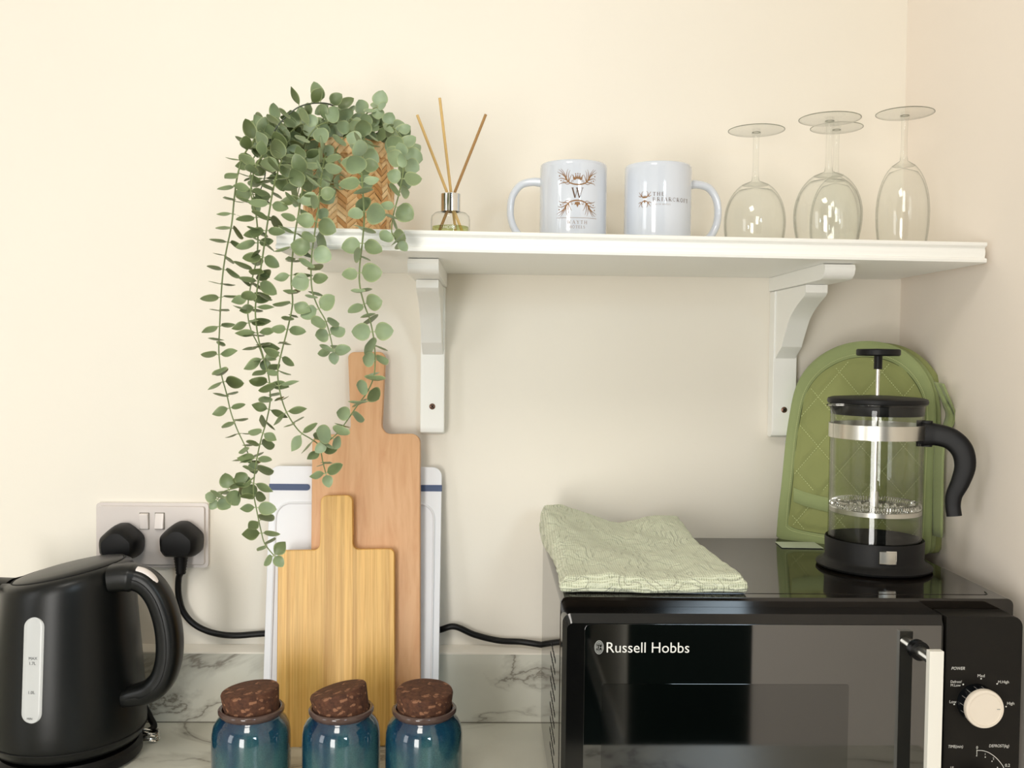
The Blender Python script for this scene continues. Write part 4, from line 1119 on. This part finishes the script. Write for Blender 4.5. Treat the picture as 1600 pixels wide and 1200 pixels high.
for sgn in (-1, 1):
    for kk in range(3):
        vs, fs = ribbon2d([(-0.0018+0.0036*i/5, sgn*(0.0028+0.0007*kk)-sgn*0.00035*((i-2.5)/2.5)**2) for i in range(6)], 0.0003)
        add2d(b, vs, fs, lambda x, z: Vector((c_.x+x, c_.y, c_.z+z)))
ml(b, 'brand_roundel', M['printgrey'], door, 0)
# handle
b = MB(); hx0, hx1 = P(1451, 1100, -0.412).x, P(1475.5, 1017, -0.412).x
hz = P(1460, 1018, -0.412).z
b.box(hx0, hx1, -0.412, -0.4045, 0.035, hz, 0.0006)
hd = ml(b, 'handle', M['silver'], door)
for zz in (hz-0.010, 0.048):
    b = MB(); b.cyl(((hx0+hx1)/2-0.001, -0.405, zz), ((hx0+hx1)/2-0.001, YF-0.004, zz), 0.0055, 20)
    ml(b, 'handle_post', M['steel'], hd)
    b = MB(); b.cyl(((hx0+hx1)/2-0.001, YF-0.0055, zz), ((hx0+hx1)/2-0.001, YF-0.0005, zz), 0.0095, 24)
    ml(b, 'handle_collar', M['blackrub'], hd)
# control panel
b = MB(); b.prism(rrect(DX1+0.0016, FX1, 0.012, 0.2478, (0.001, 0.004, 0.010, 0.001)), 'y', MYF-0.0005, YF, 0.0012)
panel = ml(b, 'control_panel', M['mw_panel'])
def knob(px, py, ang, name):
    f = P(px, py, YF-0.0185)
    c = Vector((f.x, YF, f.z)); mtx = Matrix.Translation(c-MO) @ Matrix.Rotation(R(90), 4, 'X')
    b = MB(); b.lathe([(0.0001, 0.0002), (0.0188, 0.0002), (0.0186, 0.0015), (0.0182, 0.003), (0.0178, 0.005), (0.0172, 0.0140), (0.0001, 0.0140)], 48, mtx=mtx)
    kb = b.obj(name, M['knob'], panel)
    b = MB(); b.lathe([(0.0172, 0.0120), (0.0186, 0.0130), (0.0189, 0.0160), (0.0182, 0.0177), (0.0158, 0.0181), (0.0155, 0.0173), (0.0001, 0.0173)], 56, mtx=mtx)
    b.obj('knob_cap', M['knobface'], kb)
    b = MB()
    vs, fs = ribbon2d([(0.0115, 0), (0.0148, 0)], 0.0007)
    ca, sa = math.cos(ang), math.sin(ang)
    add2d(b, [(x*ca-z*sa, x*sa+z*ca) for x, z in vs], fs, lambda x, z: c-MO+Vector((x, -0.0176, z)))
    b.obj('pointer_mark', M['printgrey'], kb, smooth=0)
    b = MB()
    for a in range(0, 360, 24):
        a = R(a+8); q0 = Vector((math.cos(a)*0.0177, 0, math.sin(a)*0.0177))
        b.cyl(c-MO+q0+Vector((0, -0.004, 0)), c-MO+q0*0.985+Vector((0, -0.012, 0)), 0.0003, 6)
    b.obj('grip_lines', M['printgrey'], kb)
    return c
k1 = knob(1540, 1109, 0.0, 'power_knob')
k2 = knob(1542, 1243, 2.6, 'timer_knob')
b = MB()
def ptext(tx, px, py, capx, shear=0.0, sx=1.0, align='LEFT'):
    o = P(px, py, YF-0.0003); sz = capx*0.9/1472/0.72
    vs, fs = text_tris(tx, sz, shear, sx, align); add2d(b, vs, fs, lambda x, z: Vector((o.x+x, YF-0.0004, o.z+z)))
def pdot(px, py, r): disc(b, P(px, py, YF-0.0004), r, 0, n=10)
ptext('POWER', 1486, 1046.5, 5.0, 0.25, 0.92)
ptext('Med', 1527, 1058, 5.0); pdot(1533, 1060.5, 0.0008)
ptext('M.High', 1559, 1067.5, 4.6); pdot(1558, 1068.5, 0.0008)
ptext('Defrost/', 1485, 1067, 4.3, 0, 0.9); ptext('M.Low', 1485, 1072.5, 4.3); pdot(1505, 1069.5, 0.0008)
ptext('Low', 1483, 1098.5, 4.8); pdot(1491, 1100.5, 0.0008)
ptext('High', 1573, 1101, 4.8); pdot(1572, 1104, 0.0008)
ml(b, 'power_markings', M['print'], panel, 0); b = MB()
ptext('TIME(min)', 1481, 1168.5, 4.8, 0.15, 0.86); ptext('DEFROST(kg)', 1545, 1167.5, 4.8, 0.15, 0.86)
ptext('0', 1525, 1170, 4.6)
ptext('0.2', 1570, 1198, 5.0); ptext('15', 1484, 1202, 4.8)
for i, (px, py) in enumerate(((1526, 1181), (1539.5, 1183), (1550, 1189.5), (1558.5, 1199))): pdot(px, py, 0.0006)
ptext('1', 1538, 1180, 3.6); ptext('2', 1551, 1187, 3.6)
arc = [(1527+0, 1172.5), (1536, 1173), (1545, 1176), (1554, 1182), (1561, 1189), (1567, 1197), (1570, 1205)]
ap = crom([P(x, y, YF-0.0004) for x, y in arc], 4)
vs, fs = ribbon2d([(p.x, p.z) for p in ap], 0.00055); add2d(b, vs, fs, lambda x, z: Vector((x, YF-0.0004, z)))
vs, fs = ribbon2d([(P(1526, 1171, YF).x, P(1526, 1171, YF).z), (P(1526, 1181, YF).x, P(1526, 1181, YF).z)], 0.0005); add2d(b, vs, fs, lambda x, z: Vector((x, YF-0.0004, z)))
ml(b, 'timer_markings', M['print'], panel, 0)

# ------------------------------------------------------------------ folded tea towel
fl, fr = PZ(880, 927, MZ1), PZ(1157, 927, MZ1)
TX0, TX1, TY0, TY1 = fl.x, fr.x, fl.y, -0.075
tw = thing('tea_towel', 'folded pale green tea towel on top of the microwave', 'tea towel', ((TX0+TX1)/2, (TY0+TY1)/2, MZ1))
TO = Vector(tw.location)
def tow_h(u, v):   # thickness of the pile at u (left-right), v (front-back)
    h_ = 0.0165+0.010*v
    h_ += 0.030*math.exp(-((u-0.07)/0.24)**2)*max(0, v-0.25)**1.1*1.3
    h_ += 0.016*math.exp(-((u-0.93)/0.22)**2)*max(0, v-0.3)**1.2*1.4
    h_ += 0.0045*math.sin(u*7+v*4)*v*0.5
    h_ += 0.0045*noise.noise(Vector((u*4, v*5, 1.3)))+0.0022*noise.noise(Vector((u*11, v*14, 4.3)))
    return h_
def tow_xy(u, v):
    x0 = TX0-0.003*v+0.004*math.sin(v*5); x1 = TX1-0.016*v**1.2+0.004*math.sin(v*6+1)
    y0 = TY0+0.002*math.sin(u*9); y1 = TY1+0.004*math.sin(u*5)
    if v > 0.9: pass
    return x0+(x1-x0)*u, y0+(y1-y0)*v
b = MB(); NU, NV = 110, 130
LAYERS = 3
ring_n = 14
# closed surface: perimeter profile bulges once per folded layer
rows = []
def edge_u(i, n): return i/n
top = []
for i in range(NU+1):
    row = []
    for j in range(NV+1):
        u, v = i/NU, j/NV
        x, y = tow_xy(u, v); h_ = tow_h(u, v)
        e = min(u*(TX1-TX0), (1-u)*(TX1-TX0), v*(TY1-TY0), (1-v)*(TY1-TY0))
        rr = 0.006
        if e < rr: h_ -= rr*(1-math.sqrt(max(0, 1-(1-e/rr)**2)))*0.9
        row.append(Vector((x, y, MZ1+h_))-TO)
    top.append(row)
Vt = b.grid(top)
per = [(i, 0) for i in range(NU+1)]+[(NU, j) for j in range(1, NV+1)]+[(i, NV) for i in range(NU-1, -1, -1)]+[(0, j) for j in range(NV-1, 0, -1)]
cur = [Vt[i][j] for i, j in per]
cx_, cy_ = 0.0, 0.0
NL = 14
base = [v.co.copy() for v in cur]
prev = cur
for k in range(1, NL+1):
    f = k/NL; new = []
    for (i, j), p in zip(per, base):
        out = Vector(((1 if i == NU else 0)-(1 if i == 0 else 0), (1 if j == NV else 0)-(1 if j == 0 else 0), 0))
        if out.length: out.normalize()
        hh = p.z
        z = hh*(1-f)+0.0008*f
        bulge = 0.0034*math.sin(PI*min(1, f*1.02))+0.0010*abs(math.sin(PI*(f*LAYERS+0.15*noise.noise(Vector((i*0.06, j*0.06, 0))))))+0.0014*noise.noise(Vector((i*0.11, j*0.11, f*3)))
        if f > 0.93: bulge -= 0.002
        new.append(b.bm.verts.new(Vector((p.x, p.y, z))+out*bulge))
    for a in range(len(per)):
        c = (a+1) % len(per); b.bm.faces.new((prev[a], prev[c], new[c], new[a]))
    prev = new
b.bm.faces.new(prev)
b.obj('folded_cloth', M['towel'], tw, smooth=180)

# ------------------------------------------------------------------ oven mitt
mt = thing('oven_mitt', 'sage green quilted oven mitt leaning in the corner behind the cafetiere', 'oven mitt', (0.45, -0.10, MZ1))
MTO = Vector(mt.location)
def my(px, py, off=0.0):
    return -0.036-0.108*(px-1213)/253+0.022*(860-py)/330+off
outl = [(1213, 838), (1216, 800), (1220, 765), (1224, 725), (1228, 685), (1234, 645), (1241, 612), (1252, 587), (1270, 565), (1292, 549), (1318, 538), (1348, 533), (1378, 535), (1405, 544), (1428, 560), (1446, 582), (1458, 608), (1463, 640), (1462, 680), (1460, 730), (1458, 780), (1456, 830), (1453, 860), (1443, 867), (1420, 866), (1370, 863), (1320, 861), (1280, 857), (1245, 851), (1222, 845)]
def resamp(poly, n):
    P_ = [Vector((x, y, 0)) for x, y in poly]; P_.append(P_[0]); q = crom(P_, 6)
    L = [0]
    for i in range(len(q)-1): L.append(L[-1]+(q[i+1]-q[i]).length)
    out = []; j = 0
    for k in range(n):
        s = L[-1]*k/n
        while L[j+1] < s: j += 1
        f = (s-L[j])/(L[j+1]-L[j]); out.append(q[j].lerp(q[j+1], f))
    return out
ON = resamp(outl, 160); CC = Vector((1345, 705, 0))
def quilt(px, py):
    a = ((px-1345)*0.72+(py-620)*0.62)/48.0; c = ((px-1345)*-0.72+(py-620)*0.62)/48.0
    da = abs(a-round(a)); dc = abs(c-round(c))
    return min(1, da/0.14)**0.5*min(1, dc/0.14)**0.5
def in_border(fr): return fr > 0.86
def pad(name, shrink, dxp, dyp, off_f, th, mat_, quilted, par):
    b = MB(); NRG = 46; rows = []
    for k in range(NRG+1):
        f = k/NRG; row = []
        fr = f
        for p in ON:
            q = CC+(p-CC)*(fr*shrink+0.0001); px, py = q.x+dxp, q.y+dyp
            edge = math.sqrt(max(0, 1-fr**10))
            o = th*edge
            if quilted and fr < 0.86: o = th*0.72+0.0062*quilt(px, py)*min(1, (0.86-fr)/0.05)
            wr = 0.0018*noise.noise(Vector((px*0.02, py*0.03, dxp)))
            row.append(P(px, py, my(px, py, off_f)-o*0.5-wr)-MTO)
        rows.append(row)
    V = b.grid(rows, closed_v=True)
    last = V[-1]; rows2 = []
    prev = last
    for k in range(1, 5):
        f = k/4; new = []
        for v, p in zip(last, ON):
            q = CC+(p-CC)*shrink*(1-0.004*k*k*0.4); px, py = q.x+dxp, q.y+dyp
            new.append(b.bm.verts.new(P(px, py, my(px, py, off_f)+th*0.5*f)-MTO))
        for a in range(len(new)):
            c = (a+1) % len(new); b.bm.faces.new((prev[a], prev[c], new[c], new[a]))
        prev = new
    b.bm.faces.new(prev)
    return b.obj(name, mat_, par, smooth=70)
front = pad('front_pad', 0.975, 0, 0, 0.0, 0.016, M['mitt'], True, mt)
# binding band
def ringband(f0, f1, off, n=8):
    b = MB(); rows = []
    for k in range(n+1):
        f = f0+(f1-f0)*k/n; row = []
        h_ = 0.0040*math.sin(PI*(0.08+0.86*k/n))**0.5
        for p in ON:
            q = CC+(p-CC)*f; row.append(P(q.x, q.y, my(q.x, q.y, off)-0.0052-h_)-MTO)
        rows.append(row)
    b.grid(rows, closed_v=True)
    # outer turn-back
    return b, rows[-1]
b, last = ringband(0.858, 1.0, 0.0, 10)
vl = [b.bm.verts.new(p) for p in last]; prev = vl
for k in range(1, 5):
    new = []
    for p, p0 in zip(ON, last):
        q = CC+(p-CC)*(1.0-0.002*k); new.append(b.bm.verts.new(P(q.x, q.y, my(q.x, q.y, 0)-0.0052+0.0035*k)-MTO))
    for a in range(len(new)):
        c = (a+1) % len(new); b.bm.faces.new((prev[a], prev[c], new[c], new[a]))
    prev = new
bmesh.ops.remove_doubles(b.bm, verts=b.bm.verts, dist=0.00001)
b.obj('binding', M['mitt2'], mt, smooth=60)
b = MB(); ring = []
for p in ON+[ON[0]]:
    q = CC+(p-CC)*0.857; ring.append(P(q.x, q.y, my(q.x, q.y)-0.0066)-MTO)
b.tube(ring, 0.0007, 6, cap=False); b.obj('seam', M['seam'], mt)
# pocket hem across the lower part
b = MB(); hem = []
hp = [(1240, 762), (1262, 770), (1300, 779), (1350, 786), (1400, 790), (1436, 792)]
for side in (0, 1):
    pass
rows = []
for k in range(7):
    f = k/6; row = []
    for q in crom([Vector((x, y, 0)) for x, y in hp], 6):
        py = q.y+22*f; row.append(P(q.x, py, my(q.x, py)-0.0098-0.0025*math.sin(PI*f)**0.5)-MTO)
    rows.append(row)
b.grid(rows); b.obj('pocket_hem', M['mitt2'], mt, smooth=60)
# stitching: dashes along the quilt lines and round the border
b = MB()
def inside(px, py, fr=0.84):
    v = Vector((px, py, 0))-CC; ang = math.atan2(v.y, v.x)
    best = min(ON, key=lambda p: abs((math.atan2(p.y-CC.y, p.x-CC.x)-ang+PI) % (2*PI)-PI))
    return v.length < (best-CC).length*fr
def dash(p0, p1, off):
    w0_ = 0.0018*noise.noise(Vector((p0[0]*0.02, p0[1]*0.03, 0))); w1_ = 0.0018*noise.noise(Vector((p1[0]*0.02, p1[1]*0.03, 0)))
    if off > 0.008: w0_ = w1_ = 0
    a = P(p0[0], p0[1], my(*p0)-off-w0_)-MTO; c = P(p1[0], p1[1], my(*p1)-off-w1_)-MTO
    b.tube([a, c], 0.00042, 5)
for fam in (1, -1):
    for k in range(-8, 10):
        # line: fam*(px-1345)*0.72+(py-620)*0.62 = 48k
        s = 0.0
        for st in range(120):
            py0 = 540+st*3.2; px0 = 1345+fam*(48*k-(py0-620)*0.62)/0.72
            py1 = py0+1.7; px1 = 1345+fam*(48*k-(py1-620)*0.62)/0.72
            if 1215 < px0 < 1465 and py0 < 860 and inside(px0, py0) and not (760+((px0-1240)*0.15) < py0 < 788+((px0-1240)*0.15)):
                dash((px0, py0), (px1, py1), 0.0074)
for fr_, off in ((0.885, 0.0098),):
    for i in range(0, 160):
        for hh in (0.0, 0.5):
            p = ON[i].lerp(ON[(i+1) % 160], hh); q = ON[i].lerp(ON[(i+1) % 160], hh+0.28)
            p = CC+(p-CC)*fr_; q = CC+(q-CC)*fr_
            dash((p.x, p.y), (q.x, q.y), off)
b.obj('stitching', M['thread'], mt, smooth=0)
# folded-back layers seen along the right side
for (dx, dy, off, sh, mm) in ((9, 0, 0.006, 0.985, 'mitt2'), (19, 0, 0.013, 0.985, 'mitt'),):
    pad('back_pad', sh, dx, dy, off, 0.009, M[mm], False, mt)
# creased flap at the right edge
b = MB(); rows = []
fp_ = [(1474, 600), (1480, 615), (1487, 632), (1493, 650), (1488, 668), (1478, 682), (1474, 720), (1473, 780), (1472, 840)]
for k in range(9):
    f = k/8; row = []
    for i, q in enumerate(crom([Vector((x, y, 0)) for x, y in fp_], 4)):
        wv = 0.006*math.sin(f*PI*2+q.y*0.05)*max(0, 1-abs(q.y-640)/60)
        px = q.x-14*f+0
        row.append(P(px, q.y-3*f, -0.163+0.020*f+wv)-MTO)
    rows.append(row)
b.grid(rows)
o = b.obj('side_flap', M['mitt2'], mt, smooth=70)
md = o.modifiers.new('solid', 'SOLIDIFY'); md.thickness = 0.0025; md.offset = 0
# care label lying on the microwave
b = MB(); q = [PZ(1211, 847, MZ1+0.0008), PZ(1272, 847.5, MZ1+0.0008), PZ(1287, 857, MZ1+0.0008), PZ(1222, 856, MZ1+0.0008)]
A = [b.bm.verts.new(p-MTO) for p in q]; B = [b.bm.verts.new(p-MTO+Vector((0, 0, 0.0005))) for p in q]
b.bm.faces.new(A); b.bm.faces.new(B)
for i in range(4): b.bm.faces.new((A[i], A[(i+1) % 4], B[(i+1) % 4], B[i]))
b.obj('care_label', M['tag'], mt, smooth=0)

# ------------------------------------------------------------------ cafetiere
FP = P(1367, 780, -0.205)
cf = thing('cafetiere', 'glass cafetiere with black lid and handle on the microwave', 'cafetiere', (FP.x, -0.205, MZ1))
ZT = P(1369, 632, -0.205).z-MZ1     # underside of the lid flange
RB = 0.0510
b = MB(); b.lathe([(0.0001, 0.0004), (0.060, 0.0004), (0.0632, 0.0022), (0.0636, 0.0042), (0.0610, 0.0068), (0.0555, 0.0095), (0.0538, 0.013), (0.0542, 0.0335), (0.0536, 0.0348), (0.0528, 0.0340), (0.0522, 0.014), (0.0001, 0.014)], 80)
# notch for the small window is shown by a separate clear block
b.obj('base', M['black'], cf, smooth=45)
b = MB()
rows = []
prf = [(0.0001, 0.0165), (0.046, 0.0165), (0.0515, 0.020), (RB, 0.026), (RB, ZT-0.010), (RB+0.0006, ZT-0.004), (RB+0.0015, ZT+0.001)]
for r_, z in prf:
    row = []
    for i in range(80):
        a = 2*PI*i/80; d = abs(((a-R(195)+PI) % (2*PI))-PI)
        k = max(0, 1-d/0.30)**1.3*max(0, (z-(ZT-0.022))/0.022)**1.5
        row.append(Vector(((r_+0.013*k)*math.cos(a), (r_+0.013*k)*math.sin(a), z-0.001*k)))
    rows.append(row)
b.grid(rows, closed_v=True)
bk_ = b.obj('beaker', M['thin_press'], cf, smooth=50)
b = MB(); b.grid([[Vector((p.x*0.965, p.y*0.965, p.z+0.0015 if j == 0 else p.z)) for p in row] for j, row in enumerate(rows)], closed_v=True)
b.obj('beaker_inside', M['thin_press'], bk_, smooth=50)
b = MB(); b.tube([rows[-1][i].copy() for i in range(80)]+[rows[-1][0].copy()], 0.0010, 8, cap=False); b.obj('beaker_lip', M['glass'], bk_)
# steel band
b = MB(); zb0, zb1 = P(1369, 690, -0.258).z-MZ1, P(1369, 667, -0.258).z-MZ1
b.lathe([(RB+0.0006, zb0), (RB+0.0014, zb0), (RB+0.0014, zb1), (RB+0.0006, zb1), (RB+0.0006, zb0)], 80); b.obj('steel_band', M['steel'], cf, smooth=40)
# lid
b = MB(); b.lathe([(0.0001, ZT-0.009), (0.0485, ZT-0.009), (0.0495, ZT-0.007), (0.0495, ZT+0.0005), (0.0540, ZT+0.0015), (0.0548, ZT+0.004), (0.0540, ZT+0.0068), (0.050, ZT+0.0082), (0.020, ZT+0.0100), (0.0045, ZT+0.0105), (0.0042, ZT+0.009), (0.0001, ZT+0.009)], 80)
b.obj('lid', M['black'], cf, smooth=40)
b = MB(); b.lathe([(0.0500, ZT-0.0115), (0.0505, ZT-0.0105), (0.0505, ZT-0.001), (0.0500, ZT-0.0005)], 80); b.obj('lid_skirt', M['blackrub'], cf)
# plunger
zk = P(1372, 551, -0.205).z-MZ1; zf = P(1368, 793, -0.205).z-MZ1
b = MB(); b.cyl((0, 0, zf+0.002), (0, 0, zk-0.006), 0.0021, 16)
pr_ = b.obj('plunger_rod', M['chrome'], cf)
b = MB(); b.lathe([(0.0001, zf), (0.0042, zf), (0.0042, zf+0.017), (0.0030, zf+0.019), (0.0001, zf+0.019)], 24); b.obj('rod_sleeve', M['steel'], pr_)
b = MB(); b.lathe([(0.0001, zk-0.019), (0.0046, zk-0.019), (0.0046, zk-0.004), (0.0225, zk-0.0038), (0.0240, zk-0.0025), (0.0240, zk+0.0028), (0.0228, zk+0.0040), (0.0001, zk+0.0046)], 56)
b.obj('plunger_knob', M['black'], pr_)
b = MB(); b.lathe([(0.0001, zf-0.003), (0.047, zf-0.005), (0.0500, zf-0.0045), (0.0503, zf+0.0005), (0.0490, zf+0.0012), (0.046, zf-0.0015), (0.0001, zf)], 72)
b.obj('filter_plate', M['steel'], pr_)
b = MB(); pts = []
for i in range(96*8+1):
    a = 2*PI*i/(96*8); c = 2*PI*96*i/(96*8)
    rr = 0.0462+0.0036*math.cos(c); pts.append(Vector((rr*math.cos(a), rr*math.sin(a), zf+0.0036+0.0040*math.sin(c))))
b.tube(pts, 0.00048, 4, cap=False); b.obj('filter_spring', M['chrome'], pr_)
b = MB()
for i in range(20):
    a = 2*PI*i/20
    for rr in (0.018, 0.026, 0.034):
        b.lathe([(0.0001, zf+0.0012), (0.0020, zf+0.0012), (0.0024, zf-0.0005)], 8, cx=rr*math.cos(a+rr*60), cy=rr*math.sin(a+rr*60))
b.obj('filter_holes', M['chrome'], pr_)
# small window in the base with chrome edges
b = MB(); wa = R(-97)
def cyp(a, z, r_): return Vector((r_*math.cos(a), r_*math.sin(a), z))
for (a0, a1, z0, z1) in ((-9, 9, 0.0155, 0.0285),):
    rows = [[cyp(wa+R(a0+(a1-a0)*i/8), z, 0.0545) for i in range(9)] for z in (z0, z1)]
    b.grid(rows)
b.obj('base_window', M['steel'], cf)
b = MB()
fr_ = [(-9.5, 0.015), (9.5, 0.015), (9.5, 0.029), (-9.5, 0.029), (-9.5, 0.015)]
pts = []
for (p0, p1) in zip(fr_, fr_[1:]):
    for k in range(5): f = k/5; pts.append(cyp(wa+R(p0[0]+(p1[0]-p0[0])*f), p0[1]+(p1[1]-p0[1])*f, 0.0547))
b.tube(pts+[pts[0]], 0.0006, 6, cap=False); b.obj('window_frame', M['chrome'], cf)
# handle: towards the right wall and a little to the viewer
ha = R(-28); hu = Vector((math.cos(ha), math.sin(ha), 0))
def hq(px, py):
    # point of the vertical handle plane through the axis
    v = M3 @ Vector((px-CX, CY-py, -F_PX)); o = CAM-Vector(cf.location)
    nrm = Vector((-math.sin(ha), math.cos(ha), 0)); s = -o.dot(nrm)/v.dot(nrm); return o+v*s
hl = [(1440, 678), (1462, 679), (1486, 686), (1503, 703), (1508, 727), (1501, 752), (1491, 773), (1489, 790), (1491, 806)]
cv = crom([hq(*q) for q in hl], 6); n = len(cv)
wdt = [0.0145, 0.0122, 0.0120, 0.0118, 0.0110, 0.0098, 0.0086, 0.0080, 0.0080]
rad = []
for i in range(n):
    f = i/(n-1)*(len(wdt)-1); k = min(int(f), len(wdt)-2); rad.append(wdt[k]+(wdt[k+1]-wdt[k])*(f-k))
b = MB(); b.tube(cv, rad, 24, asp=(1.0, 0.62), up=(0, 0, 1), expo=3.5)
b.obj('handle', M['black'], cf, smooth=50)
b = MB(); q0 = hq(1437, 657); q1 = hq(1437, 697)
c_ = (q0+q1)/2
b.tube([hu*(RB-0.0005)+Vector((0, 0, q1.z+0.0)), hu*(RB-0.0005)+Vector((0, 0, q0.z))], [0.0085, 0.0085], 16, asp=(1.0, 0.7), up=tuple(hu), expo=4)
b.obj('handle_clamp', M['black'], cf)
